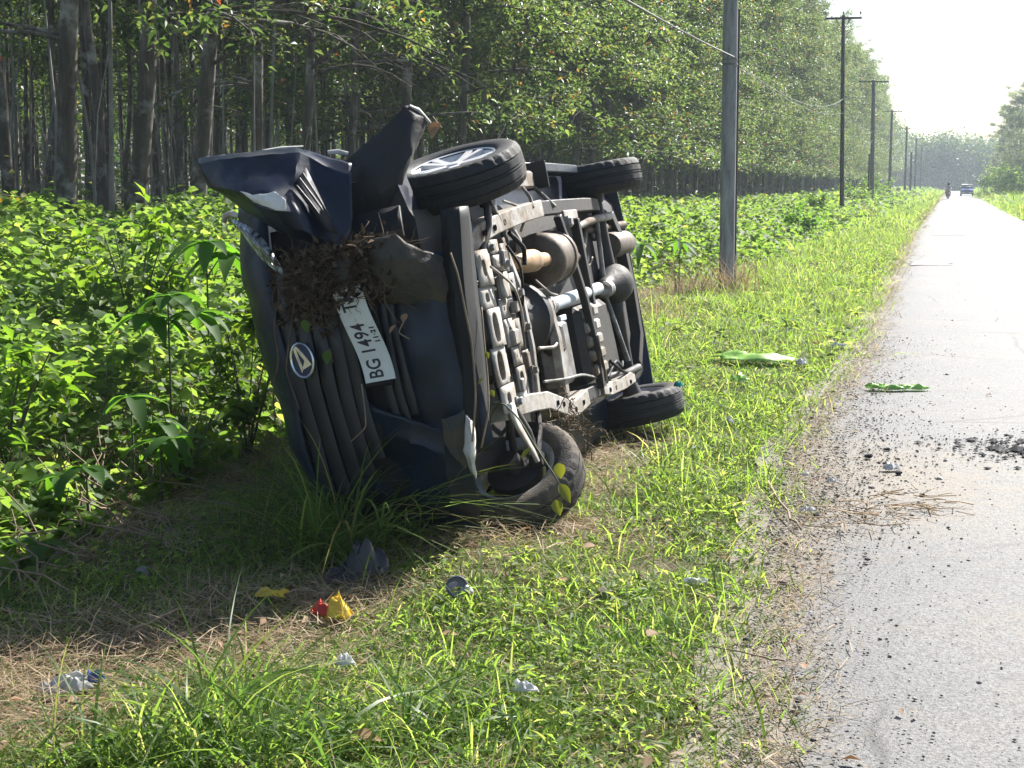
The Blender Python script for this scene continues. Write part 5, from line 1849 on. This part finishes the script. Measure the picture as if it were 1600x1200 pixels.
def rider(loc, rz):
    pts = {'pel': (0, .30, .86, .15), 'bel': (0, .25, 1.02, .14), 'chest': (0, .16, 1.22, .16), 'neck': (0, .12, 1.37, .06), 'head': (0, .09, 1.46, .085), 'top': (0, .09, 1.58, .08)}
    E = [('pel', 'bel'), ('bel', 'chest'), ('chest', 'neck'), ('neck', 'head'), ('head', 'top')]
    for s, t in ((-1, 'l'), (1, 'r')):
        pts.update({'sh' + t: (s * .19, .15, 1.30, .06), 'el' + t: (s * .30, -.02, 1.10, .045), 'wr' + t: (s * .32, -.26, 1.05, .035), 'ha' + t: (s * .33, -.36, 1.03, .04),
                    'hi' + t: (s * .12, .28, .84, .10), 'kn' + t: (s * .23, -.14, .72, .07), 'an' + t: (s * .18, .06, .36, .05), 'fo' + t: (s * .18, -.10, .30, .045)})
        E += [('chest', 'sh' + t), ('sh' + t, 'el' + t), ('el' + t, 'wr' + t), ('wr' + t, 'ha' + t), ('pel', 'hi' + t), ('hi' + t, 'kn' + t), ('kn' + t, 'an' + t), ('an' + t, 'fo' + t)]
    K = list(pts)
    me_ = bpy.data.meshes.new('person')
    me_.from_pydata([pts[k][:3] for k in K], [(K.index(a), K.index(b)) for a, b in E], [])
    o = new_obj('person', me_, mcl)
    md = o.modifiers.new('skin', 'SKIN')
    lay = me_.skin_vertices[0] if me_.skin_vertices else None
    if lay is None:
        bmx = __import__('bmesh').new()
        bmx.from_mesh(me_)
        bmx.verts.layers.skin.verify()
        bmx.to_mesh(me_)
        bmx.free()
        lay = me_.skin_vertices[0]
    for i, k in enumerate(K):
        lay.data[i].radius = (pts[k][3], pts[k][3])
    lay.data[0].use_root = True
    sb = o.modifiers.new('round', 'SUBSURF')
    sb.levels = sb.render_levels = 1
    o.location = loc
    o.rotation_euler = (0, 0, rz)
    MB().lathe([(0, .16), (.07, .15), (.115, .10), (.13, .02), (.125, -.06), (.10, -.11), (0, -.11)], (0, .09, 1.53), (0, 0, 1), 16).build('helmet', M['plastic'], o)
    MB().box((0, -.025, 1.53), (.17, .03, .09), None, .01).build('visor', M['glass'], o)
    return tag(o, 'person in a pale shirt and dark helmet riding the distant motorcycle', 'person')


rider((g[0], g[1], .02), -.12)

# ================================================================== PLANTS THAT STAND OUT
def one_leaf(d, n, L, W, mat, parent, p0, droop=.35, name='leaf'):
    """a folded, drooping lance-shaped leaf with a midrib"""
    d, n = unit(np.array(d, float)), np.array(n, float)
    s = unit(np.cross(n, d))
    n = np.cross(d, s)
    m = MB()
    P = []
    for t in np.linspace(0, 1, 6):
        w = W * math.sin(math.pi * min(1, .04 + t * .96) ** .8) * (1.0 if t < 1 else 0)
        c = np.array(p0) + d * L * t - np.array([0, 0, 1]) * droop * L * t * t
        P.append([c - s * w / 2 + n * w * .16, c, c + s * w / 2 + n * w * .16])
    m.grid(P)
    return m.build(name, M[mat], parent, 180)


def palm_plant(loc, h, tops, L, W, nleaf, label, mat='cassava', lean=(0, 0), group=None, droop=.6, name='weed_plant'):
    r = empty(name, tuple(loc), label, 'plant', group)
    rs = np.random.default_rng(int(abs(loc[0]) * 1000 + abs(loc[1]) * 100))
    m = MB()
    m.tube([(0, 0, -.05), (lean[0] * .4, lean[1] * .4, h * .5), (lean[0], lean[1], h)], [.007, .006, .004], 6)
    for k, (dx, dy, dz) in enumerate(tops):
        b = np.array([lean[0] * .8, lean[1] * .8, h * .82])
        t = np.array([lean[0] + dx, lean[1] + dy, h + dz])
        m.tube([b, (b + t) / 2 + np.array([0, 0, .03]), t], [.005, .004, .003], 5)
    m.build('stem', M['stem'], r, 180)
    for dx, dy, dz in tops:
        t = np.array([lean[0] + dx, lean[1] + dy, h + dz])
        for k in range(nleaf):
            az = 2 * math.pi * (k + rs.random() * .6) / nleaf
            one_leaf((math.cos(az), math.sin(az), rs.uniform(-.1, .25)), (0, 0, 1), L * rs.uniform(.7, 1.15), W * rs.uniform(.8, 1.2), mat, r, t, droop * rs.uniform(.6, 1.4))
    return r


def near(px, py, Y):
    """point in the direction of photo position px, py at road distance Y"""
    d = ray(px, py)
    return C_P + d * (Y / d[1])


def stand(px, Y, dz=0.):
    p = at_y(px, Y)
    return np.array([p[0], Y, float(gz(p[0], Y)) + dz])


def plant_at(px, py, Y, *a, **k):
    q = near(px, py, Y)
    z0 = float(gz(q[0], Y))
    return palm_plant((q[0], Y, z0), q[2] - z0, *a, **k)


plant_at(322, 378, 8.3, [(0, 0, 0), (.10, .1, -.08)], .30, .12, 8, 'tall weed with big drooping palm-like leaves beside the crushed bonnet')
plant_at(262, 462, 7.6, [(0, 0, 0), (.14, .05, -.10), (-.12, 0, -.12)], .25, .11, 7, 'dark broad leaved weed between the vine bank and the grille')
plant_at(205, 620, 6.6, [(0, 0, 0), (.15, 0, -.12)], .20, .08, 5, 'low dark leaved weed at the shaded foot of the vine bank')
plant_at(250, 690, 6.4, [(0, 0, 0), (.08, 0, .02)], .20, .07, 5, 'small weed with hanging pale leaf in the dry grass left of the wreck')
plant_at(135, 730, 5.9, [(0, 0, 0), (-.14, 0, -.05)], .17, .08, 5, 'reddish tipped weed at the left foot of the vine bank')
plant_at(60, 850, 5.3, [(0, 0, 0), (.1, 0, -.05)], .16, .09, 4, 'small broad leaved weed in shadow at the left edge')
plant_at(968, 365, 17.0, [(0, 0, 0), (.25, 0, -.12)], .36, .10, 7, 'drooping broad leaved weed right of the raised rear wheel')
plant_at(1062, 378, 19.0, [(0, 0, 0)], .34, .09, 7, 'drooping broad leaved weed among vines left of the nearest pole')
plant_at(668, 957, 5.25, [(0, 0, 0)], .125, .034, 6, 'thin seedling with a star of narrow leaves in the grass below the wreck', droop=.25)
plant_at(30, 372, 12.5, [(0, 0, 0), (.3, .2, .1)], .30, .10, 6, 'broad leaved weed on top of the vine bank at the far left')
plant_at(205, 345, 13.5, [(0, 0, 0), (.3, .2, -.1), (-.3, 0, 0)], .30, .09, 6, 'leafy sapling at the foot of the dark trunks')

# yellow hanging leaves at the left edge
sp_ = near(20, 312, 13.0)
yl = empty('yellow_sprig', tuple(sp_), 'sprig of hanging yellow leaves at the left edge before a dark trunk', 'sprig')
MB().tube([(-.75, 0, .18), (-.25, 0, .06), (.15, 0, .02)], [.008, .006, .004], 5).build('twig', M['drystem'], yl, 180)
for k in range(9):
    one_leaf((rng.normal(0, .25), rng.normal(0, .2), -1), (.3, -1, 0), rng.uniform(.13, .20), .05, 'yellowleaf', yl, (-.42 + .068 * k, 0, .06 - .005 * k), .1)


def tuft(px, py, n, L, W, label, spread=.07, tilt=(.75, 1.45), bend=(.3, 1.1), mat='longgrass', cat='grass tuft', name='grass_tuft', group=None):
    g = ground(px, py)
    z = float(gz(g[0], g[1]))
    P = np.stack([rng.normal(0, spread, n), rng.normal(0, spread, n), np.full(n, -.01)], 1)
    Vb, Pb = blades(P, rng.uniform(-math.pi, math.pi, n), rng.uniform(*tilt, n), L * rng.uniform(.5, 1.15, n), W * rng.uniform(.6, 1.2, n), rng.uniform(*bend, n), (0, .2, .4, .58, .74, .88, 1))
    o = new_obj(name, mesh_np(name, Vb, Pb), M[mat])
    o.location = (g[0], g[1], z)
    return tag(o, label, cat, group)


tuft(535, 872, 210, .85, .014, 'large dark tuft of long arching grass in front of the grille', .09)
tuft(655, 836, 90, .6, .012, 'long grass tuft under the crushed lower bumper corner', .08)
tuft(470, 852, 90, .6, .011, 'thin grass tuft at the shaded left foot of the wreck', .08)
tuft(335, 1165, 60, .62, .013, 'tall bright grass tuft at the bottom of the picture, left of centre', .07)
tuft(215, 1195, 40, .5, .012, 'bright arching grass tuft in the bottom left straw', .07)
tuft(440, 1215, 46, .42, .013, 'broad bladed grass tuft at the bottom edge right of the tall tuft', .08)
tuft(95, 1205, 34, .5, .011, 'thin grass tuft in the bottom left corner', .08)
tuft(390, 1085, 34, .42, .011, 'upright grass tuft above the bottom tufts near the straw', .06)
tuft(640, 1185, 46, .36, .013, 'broad grass tuft at the bottom centre', .08)
tuft(745, 1130, 40, .3, .012, 'leafy grass tuft beside the white wrapper', .08)
tuft(860, 1170, 30, .22, .010, 'low grass tuft at the bottom right of the verge', .09)
tuft(1040, 775, 34, .42, .010, 'tall pale grass tuft right of the low front wheel', .06, (1.1, 1.5), (.2, .6))
tuft(1000, 745, 20, .34, .009, 'thin grass tuft in the straw between the two low wheels', .06)
tuft(905, 668, 26, .3, .009, 'grass tuft before the low rear wheel', .08)
tuft(985, 662, 36, .32, .010, 'green grass tuft rising over the low rear tyre', .10)
tuft(1060, 655, 30, .3, .010, 'green grass tuft at the outer side of the low rear tyre', .09)
tuft(1105, 462, 150, .85, .014, 'brown dry grass clump at the foot of the nearest pole', .30, (1.0, 1.5), (.1, .7), 'straw', 'grass tuft')
tuft(1150, 458, 70, .8, .014, 'dry stalks leaning on the right side of the nearest pole', .2, (1.0, 1.5), (.1, .7), 'straw', 'grass tuft')
tuft(1340, 345, 90, 1.1, .03, 'pale brown grass clump right of the second pole', .3, (1.0, 1.5), (.1, .7), 'straw', 'grass tuft')
tuft(1025, 500, 50, .5, .010, 'dry grass clump on the verge behind the raised axle', .2, (.8, 1.5), (.1, .8), 'straw', 'grass tuft')

# pale dry stalk and other sticks
def stick(pts, r, label, mat='drystem', cat='stick', name='stick'):
    P = np.array(pts, float)
    t = np.linspace(0, len(P) - 1, 8)
    Q = np.stack([np.interp(t, range(len(P)), P[:, k]) for k in range(3)], 1)
    Q[1:-1] += rng.normal(0, r * .7, (6, 3))
    return tag(MB().tube(Q, [r * (1 - .5 * q) for q in np.linspace(0, 1, 8)], 6).build(name, M[mat], None, 180), label, cat)


stick([near(277, 952, 5.35), near(268, 900, 5.35), near(258, 832, 5.4)], .0045, 'pale dry stalk standing upright in the shaded straw')
stick([ground(1200, 752, .03), ground(1225, 795, .05), ground(1252, 828, .03)], .008, 'brown stick lying at the edge of the road beside the debris')
stick([ground(1215, 912, .03), ground(1240, 916, .035), ground(1262, 944, .03)], .003, 'thin forked twig on the asphalt below the debris')
stick([ground(1225, 1032, .03), ground(1190, 1026, .05), ground(1110, 1010, .06)], .004, 'thin dark twig reaching from the grass onto the road')
stick([ground(205, 985, .05), ground(255, 960, .07), ground(300, 948, .03)], .006, 'bent dry stalk lying over the straw at the left')

# ================================================================== MUD, ROOTS AND CREEPERS ON THE WRECK
def vw(p):
    p = np.asarray(p, float)
    return AO + p[..., 0:1] * AX + p[..., 1:2] * AY + p[..., 2:3] * AZ


m = MB()
for k in range(520):
    a, c = rng.normal(.36, .085), rng.normal(.34, .20)
    if c < .0 or c > .62 or a > .52 or a < .16 or (c < .33 and a < .26) or (c > .5 and a < .22):
        continue
    p = np.array([a, -.80 + rng.uniform(-.04, .05), c])
    d = unit(rng.normal(0, 1, 3) * np.array([1, .35, 1]))
    pts = [p]
    L = rng.uniform(.012, .042)
    for q in range(4):
        d = unit(d + rng.normal(0, .55, 3) * np.array([1, .5, 1]))
        pts.append(pts[-1] + d * L)
    m.tube(vw(np.array(pts)), np.array([.0034, .003, .0026, .002, .001]) * rng.uniform(.4, 1.3), 4, False)
tag(m.build('root_tangle', M['root'], None, 180), None, None, None, 'stuff')
m = MB()
P = []
for a in np.linspace(.20, .52, 24):
    P.append([(a, -.71 - .02 * float(wob(a, c, .07, 1.)) - .014 * float(wob(a, c, .025, 4.)) - .07 * math.exp(-((a - .36) / .12) ** 2 - ((c - .36) / .22) ** 2), c + .01 * float(wob(c, a, .05))) for c in np.linspace(.04, .60, 34)])
m.grid([vw(np.array(r)) for r in P])
tag(m.build('mud_clod', plain('dark_mud', (.05, .036, .024), .95, 0, .6, 18, (.10, .07, .045), .5, .9), None, 60), 'dark clod of mud and roots stuck over the upper grille', 'mud')
n = 1150
a = rng.normal(.37, .095, n)
c = rng.normal(.32, .20, n)
ok = (a > .16) & (a < .54) & (c > .0) & (c < .63) & ~((c < .33) & (a < .26))
a, c = a[ok], c[ok]
n = len(a)
Pw = vw(np.stack([a, -.82 + rng.normal(0, .03, n), c], 1))
Vl, Pl = leaves(Pw, rng.normal(0, 1, (n, 3)), rng.normal(0, .6, (n, 3)) + np.array([0, -1, .3]), rng.uniform(.02, .06, n), .018)
tag(new_obj('dead_leaves', mesh_np('dead_leaves', Vl, Pl), leaf_mat('crushed_leaf_mud', [(0, (.02, .014, .01)), (.6, (.06, .04, .026)), (.9, (.10, .07, .045)), (1, (.16, .13, .09))], .1, (1, 1, 1), .9, .1)), None, None, None, 'stuff')


def creeper(pts, r, label, leaf_pts=(), mat='drystem', leafmat='vine', L=.06, drop=0.0):
    P = np.array(pts, float)
    t = np.linspace(0, len(P) - 1, 6 * len(P))
    Q = np.stack([np.interp(t, range(len(P)), P[:, k]) for k in range(3)], 1)
    for _ in range(3):
        Q[1:-1] = (Q[:-2] + Q[1:-1] * 2 + Q[2:]) / 4
    rt = empty('creeper', tuple(Q[0]), label, 'creeper')
    MB().tube(Q - Q[0], [r] * len(Q), 5).build('stem', M[mat], rt, 180)
    for q in leaf_pts:
        q = np.array(q) - Q[0]
        az = rng.uniform(-1, 1)
        one_leaf((az * .8, -.5 + .5 * az, -1), (az * 1.2, -1, .3), L * rng.uniform(.8, 1.2), L * .75, leafmat, rt, q, .1)
    return rt


creeper([near(704, 395, 5.7), near(716, 430, 5.68), near(726, 480, 5.67), near(738, 540, 5.66), near(744, 620, 5.65), near(738, 690, 5.62)], .0045, 'brown creeper stem hanging down the lower edge of the bumper')
creeper([near(752, 480, 5.9), near(757, 540, 5.85), near(762, 590, 5.85), near(764, 640, 5.8), near(752, 700, 5.75)], .004, 'leafy creeper hanging beside the pale crossmember', [near(758, 550, 5.83), near(756, 590, 5.8), near(766, 610, 5.8)], leafmat='yellowgreen', L=.034)
creeper([near(432, 470, 5.7), near(428, 520, 5.68), near(436, 560, 5.68), near(426, 610, 5.7), near(430, 660, 5.72)], .0038, 'twisted root strand hanging left of the emblem', mat='root')
creeper([near(460, 470, 5.68), near(452, 530, 5.66), near(446, 580, 5.66), near(468, 640, 5.66)], .003, 'second thin root strand hanging over the emblem side of the grille', mat='root')
creeper([near(565, 600, 5.64), near(570, 640, 5.62), near(572, 668, 5.6), near(548, 690, 5.6)], .003, 'dry twig hanging below the number plate')
creeper([near(762, 690, 6.0), near(768, 645, 5.95), near(785, 628, 5.9), near(812, 655, 5.85), near(838, 700, 5.8), near(868, 745, 5.75), near(884, 780, 5.75)], .0038, 'arching creeper with green leaves in front of the low front wheel',
        [near(830, 700, 5.78), near(872, 724, 5.75), near(874, 757, 5.73), near(866, 782, 5.72)], 'stem', 'yellowgreen', .068)
one = creeper([near(515, 545, 5.64), near(517, 556, 5.63), near(520, 566, 5.63)], .002, 'single green leaf caught on the grille beside the number plate', [near(512, 548, 5.62)], L=.055)
creeper([near(480, 505, 5.64), near(486, 508, 5.63)], .002, 'small green leaf in the root clod above the emblem', [near(474, 500, 5.6)], L=.05)
creeper([near(632, 500, 5.66), near(622, 520, 5.64), near(640, 530, 5.64)], .003, 'curled dead leaf hanging right of the number plate', [near(618, 508, 5.62), near(634, 490, 5.62)], leafmat='deadleaf', L=.045)
creeper([near(676, 182, 6.1), near(682, 190, 6.1), near(690, 200, 6.1)], .003, 'reddish dead leaf stuck on the tip of the raised arch liner', [near(680, 190, 6.08), near(688, 192, 6.08)], leafmat='deadleaf', L=.07)
m = MB()
for k in range(70):
    g = near(rng.normal(885, 22), rng.normal(668, 16), rng.normal(7.0, .1))
    d = unit(rng.normal(0, 1, 3))
    pts = [g]
    for q in range(4):
        d = unit(d + rng.normal(0, .7, 3))
        pts.append(pts[-1] + d * rng.uniform(.02, .05))
    m.tube(pts, .003, 4, False)
tag(m.build('root_clump', M['root'], None, 180), 'reddish root bundle hanging from the frame above the low front wheel', 'roots')

# ================================================================== LITTER
def sheet_mat(name, col, tr=.4, rough=.35):
    m, t, out = nodes_of(name)
    p = princ(t, None, ramp(t, noise(t, 30, 4, .6, coords(t)), [(.3, tuple(c * .75 for c in col)), (.7, col)]), rough, 0, None, .5)
    q = t.nodes.new('ShaderNodeBsdfTranslucent')
    q.inputs['Color'].default_value = (*col, 1)
    x = t.nodes.new('ShaderNodeMixShader')
    x.inputs[0].default_value = tr
    t.links.new(p.outputs[0], x.inputs[1])
    t.links.new(q.outputs[0], x.inputs[2])
    t.links.new(x.outputs[0], out.inputs['Surface'])
    return m


M['lime'] = sheet_mat('lime_plastic', (.50, .78, .20), .5)
M['yellow'] = sheet_mat('yellow_wrapper', (.85, .62, .06), .35)
M['red'] = sheet_mat('red_wrapper', (.62, .05, .03), .3)
M['blackbag'] = sheet_mat('dark_plastic_bag', (.022, .015, .02), .05, .3)
M['whitep'] = sheet_mat('white_plastic', (.82, .82, .82), .55)
M['clearp'] = sheet_mat('cloudy_plastic', (.66, .66, .64), .5, .25)
M['teal'] = sheet_mat('teal_plastic', (.02, .42, .45), .3)
M['greyp'] = sheet_mat('grey_plastic', (.16, .16, .22), .2)


def crumpled(name, loc, sx, sy, h, rz, mat, label, cat, seed=0, n=14, fold=1.0, parent=None):
    rs = np.random.default_rng(seed + 3)
    k = rs.uniform(0, 9)
    P = []
    for i in range(n):
        row = []
        for j in range(n):
            u, v = i / (n - 1) * 2 - 1, j / (n - 1) * 2 - 1
            q = max(abs(u), abs(v)) + 1e-6
            rr = math.hypot(u, v)
            sc = (.55 + .45 * q / max(rr, q)) * (1 + .16 * float(wob(u, v, .6, k)) * q)
            x, y = u * sc * sx / 2, v * sc * sy / 2
            z = h * (.55 + .45 * float(wob(u * 1.7, v * 1.7, .75, k)) + .28 * fold * float(wob(u, v, .22, k + 2))) * (1 - .75 * q ** 3) + .004
            row.append((x + .10 * sx * float(wob(v, u, .5, k)) * fold, y, max(.002, z)))
        P.append(row)
    o = MB().grid(P).build(name, mat, parent, 40)
    o.modifiers.new('thickness', 'SOLIDIFY').thickness = .0015
    o.location = loc
    o.rotation_euler = (0, 0, rz)
    if parent is None:
        tag(o, label, cat)
    return o


def lit(px, py, dz=.03, road=False):
    g = ground(px, py)
    return (g[0], g[1], .026 if road else float(gz(g[0], g[1])) + dz)


crumpled('plastic_sheet', lit(1180, 572, .05), .66, .34, .07, .2, M['lime'], 'lime green plastic sheet lying in the grass right of the low rear wheel', 'plastic sheet', 1, 18, .5)
crumpled('plastic_scrap', lit(1154, 610, .05), .16, .12, .06, .5, M['lime'], 'small lime green scrap in the grass behind the low rear wheel', 'plastic scrap', 2)
crumpled('plastic_strip', lit(1380, 614, 0, True), .26, .12, .05, -.3, M['lime'], 'lime green plastic strip on the road, left half of the torn pair', 'plastic strip', 3)
crumpled('plastic_strip', lit(1418, 615, 0, True), .28, .10, .05, .3, M['lime'], 'dull lime green plastic strip on the road, right half of the torn pair', 'plastic strip', 4)
crumpled('wrapper', lit(424, 945), .115, .06, .03, .2, M['yellow'], 'flat yellow wrapper on the straw left of the red and yellow packet', 'wrapper', 5)
pk = crumpled('snack_packet', lit(528, 968, .02), .12, .11, .09, -.4, M['yellow'], 'crumpled yellow and red snack packet on the straw', 'packet', 6)
o = crumpled('red_panel', (-.045, -.03, .012), .10, .07, .05, .3, M['red'], None, None, 7, 10, 1.0, pk)
bg_ = crumpled('plastic_bag', lit(566, 905, .0), .21, .17, .15, .3, M['blackbag'], 'dark crumpled plastic bag on the straw below the wreck', 'bag', 8, 20, .9)
crumpled('bag_flap', (-.05, -.06, 0), .24, .10, .05, .2, M['blackbag'], None, None, 9, 14, 1.5, bg_)
cu_ = empty('cup_lid', lit(714, 940, .04), 'grey round cup lid standing in the grass right of the dark bag', 'lid')
MB().lathe([(.0, 0), (.030, 0), (.036, .003), (.040, .010), (.042, .004), (.042, -.008), (.038, -.010)], (0, 0, .02), (.35, -1, .25), 22).build('disc', M['greyp'], cu_)
crumpled('white_flap', (.04, .0, .0), .05, .04, .03, 0, M['whitep'], None, None, 10, 8, 1, cu_)
crumpled('tissue', lit(540, 1062, .05), .06, .045, .04, .4, M['whitep'], 'small white tissue in the dark green grass', 'tissue', 11)
pc = crumpled('plastic_cup', lit(105, 1085, .02), .15, .085, .06, .45, M['clearp'], 'crushed cloudy plastic cup in the straw at lower left', 'cup', 12, 14, 1.3)
crumpled('printed_band', (.08, .03, .01), .05, .05, .06, 0, plain('blue_print', (.03, .06, .2), .4), None, None, 13, 8, 1, pc)
crumpled('wrapper', lit(818, 1112, .04), .09, .05, .03, .1, M['whitep'], 'torn white wrapper in the grass at the bottom centre', 'wrapper', 14)
crumpled('wrapper', lit(1085, 922, .04), .10, .03, .02, .1, M['whitep'], 'pale flat wrapper in the grass near the road edge', 'wrapper', 15)
crumpled('paper_scrap', lit(1252, 580, .05), .09, .09, .07, .1, M['whitep'], 'white paper scrap in the grass right of the lime sheet', 'paper scrap', 16)
crumpled('paper_scrap', lit(1310, 548, .05), .14, .06, .04, .1, M['whitep'], 'small white scrap at the grass edge above the debris', 'paper scrap', 17)
crumpled('paper_scrap', lit(1138, 668, .05), .07, .05, .05, .1, M['whitep'], 'white scrap in the grass between lime sheet and low wheel', 'paper scrap', 18)
crumpled('packet', lit(1392, 742, 0, True), .085, .07, .04, .3, M['whitep'], 'white packet on the road between two dark chunks', 'packet', 19)
for i, (px, py, w, lab) in enumerate(((1256, 752, .06, 'white scrap in the debris nearest the grass'), (1300, 762, .05, 'second white scrap in the middle of the road debris'), (1262, 808, .07, 'white torn scrap beside the brown stick'))):
    crumpled('debris_scrap', lit(px, py, 0, True), w, w * .6, .025, .3 * i, M['whitep'], lab, 'scrap', 20 + i, 10)
o = crumpled('teal_scrap', tuple(near(1060, 606, 8.98)), .05, .04, .05, .2, M['teal'], 'bright teal plastic bit stuck on the low rear tyre', 'plastic bit', 30, 8)


def rock(name, loc, d, label, mat, seed, cat='stone', group=None):
    rs = np.random.default_rng(seed)
    V, F = [], []
    nu, nv = 9, 6
    for j in range(nv + 1):
        ph = math.pi * j / nv
        for i in range(nu):
            t = 2 * math.pi * i / nu
            p = np.array([math.sin(ph) * math.cos(t), math.sin(ph) * math.sin(t), math.cos(ph)])
            q = 1 + .22 * float(wob(p[0] * 2 + p[2], p[1] * 2, .8, seed)) + rs.uniform(-.06, .06) * (0 < j < nv)
            V.append(np.array(d) / 2 * p * q)
    for j in range(nv):
        for i in range(nu):
            F.append((j * nu + i, (j + 1) * nu + i, (j + 1) * nu + (i + 1) % nu, j * nu + (i + 1) % nu))
    o = MB().add(V, F).build(name, mat, None, 35)
    o.location = (loc[0], loc[1], loc[2] + d[2] * .32)
    o.rotation_euler = (0, 0, rs.uniform(0, 6))
    return tag(o, label, cat, group)


M['chunk'] = plain('asphalt_chunk', (.03, .03, .033), .9, 0, .5, 30, (.10, .09, .08), .38, .5)
for i, (px, py, s, lab) in enumerate(((1357, 722, .075, 'round dark asphalt chunk above the white packet'), (1383, 733, .05, 'small dark chunk touching the top of the white packet'), (1404, 748, .065, 'flat dark chunk just below the white packet'),
                                      (1386, 710, .05, 'flat dark chip on the road above the round chunk'), (1275, 815, .05, 'dark chip beside the stick and white scrap'), (1302, 645, .045, 'dark crumb on the road below the lime strips'),
                                      (1246, 1110, .045, 'dark round stone on the road near the lower verge edge'), (1355, 885, .035, 'single dark chip on bare asphalt below the straw bundle'), (1268, 660, .05, 'dark clod at the grass edge of the debris'),
                                      (1270, 1172, .025, 'tiny dark stone at the bottom edge of the road'), (1298, 1140, .03, 'small dark stone right of the bottom road edge'), (1441, 783, .05, 'dark chip on the road right of the straw bundle'))):
    rock('asphalt_chunk', lit(px, py, 0, True), (s * .75, s * .55, s * .36), lab, M['chunk'], 40 + i)
rock('verge_stone', lit(945, 940, .01), (.07, .06, .05), 'brown stone half hidden in the grass', plain('brown_stone', (.16, .12, .09), .9, 0, .3), 60)
rock('verge_stone', lit(225, 905, .01), (.07, .055, .045), 'grey stone in the shaded straw left of the tall tuft', plain('grey_stone', (.17, .16, .15), .9, 0, .3), 61)
for i, (px, py, L) in enumerate(((545, 1192, .10), (1012, 1018, .07), (885, 930, .06), (930, 872, .07), (1250, 1055, .05), (690, 1005, .06), (243, 912, .07), (470, 915, .06))):
    q = lit(px, py, .05)
    r = bpy.data.objects.new('dead_leaf', None)
    bpy.data.objects.remove(r)
    m = MB()
    o = one_leaf((math.cos(i * 1.3), math.sin(i * 1.3), .15), (.2, -.2, 1), L, L * .55, 'deadleaf', None, (0, 0, 0), .2, 'dead_leaf')
    o.location = q
    tag(o, ['large brown dead leaf at the bottom edge of the verge', 'dark dead leaf in the grass left of the road edge', 'brown dead leaf in the grass below the low front wheel', 'curled dead leaf below the low front wheel, nearest it', 'dark dead leaf lying on the road by the thin twig', 'pale dead leaf under the seedling', 'grey dead leaf beside the grey stone in shade', 'tan dead leaf between the dark bag and yellow wrapper'][i], 'leaf')

# straw bundle and broken asphalt on the road
m = MB()
g0 = ground(1385, 812)
for k in range(85):
    p = np.array([rng.normal(g0[0], .12) + .1 * (k % 3 - 1), rng.normal(g0[1], .16) + .15 * (k % 3 - 1), .03 + rng.random() * .035])
    az = rng.uniform(-3.1, 3.1)
    L = rng.uniform(.03, .11)
    d = np.array([math.cos(az), math.sin(az), rng.normal(0, .15)])
    c = np.array([-d[1], d[0], 0]) * rng.normal(0, .5)
    m.tube([p - d * L, p + c * L * .5, p + d * L], rng.uniform(.0014, .003), 4, False)
tag(m.build('straw_bundle', M['straw'], None, 180), 'tangle of dry straw and twigs lying on the road', 'straw')
m = MB()
g0 = ground(1572, 706)
for k in range(150):
    p = np.array([rng.normal(g0[0], .17), rng.normal(g0[1], .28), .028])
    s = rng.gamma(1.6, .008) + .003
    m.add([p + rng.uniform(.6, 1.2) * s * q * np.array([1, 1.2, .45]) for q in OCT_V], [tuple(f) for f in OCT_F])
tag(m.build('asphalt_rubble', M['chunk'], None, 20), None, None, None, 'stuff')

# leafy tree just out of frame on the left whose boughs hang into the top left corner
q = at_y(-95, 12.2)
plant_tree(P_EDGE[1], (q[0], q[1], float(gz(q[0], q[1])) - .1), 1.2, (.85, 1.05), 'leafy tree at the left edge whose low boughs hang into the top left corner', None)
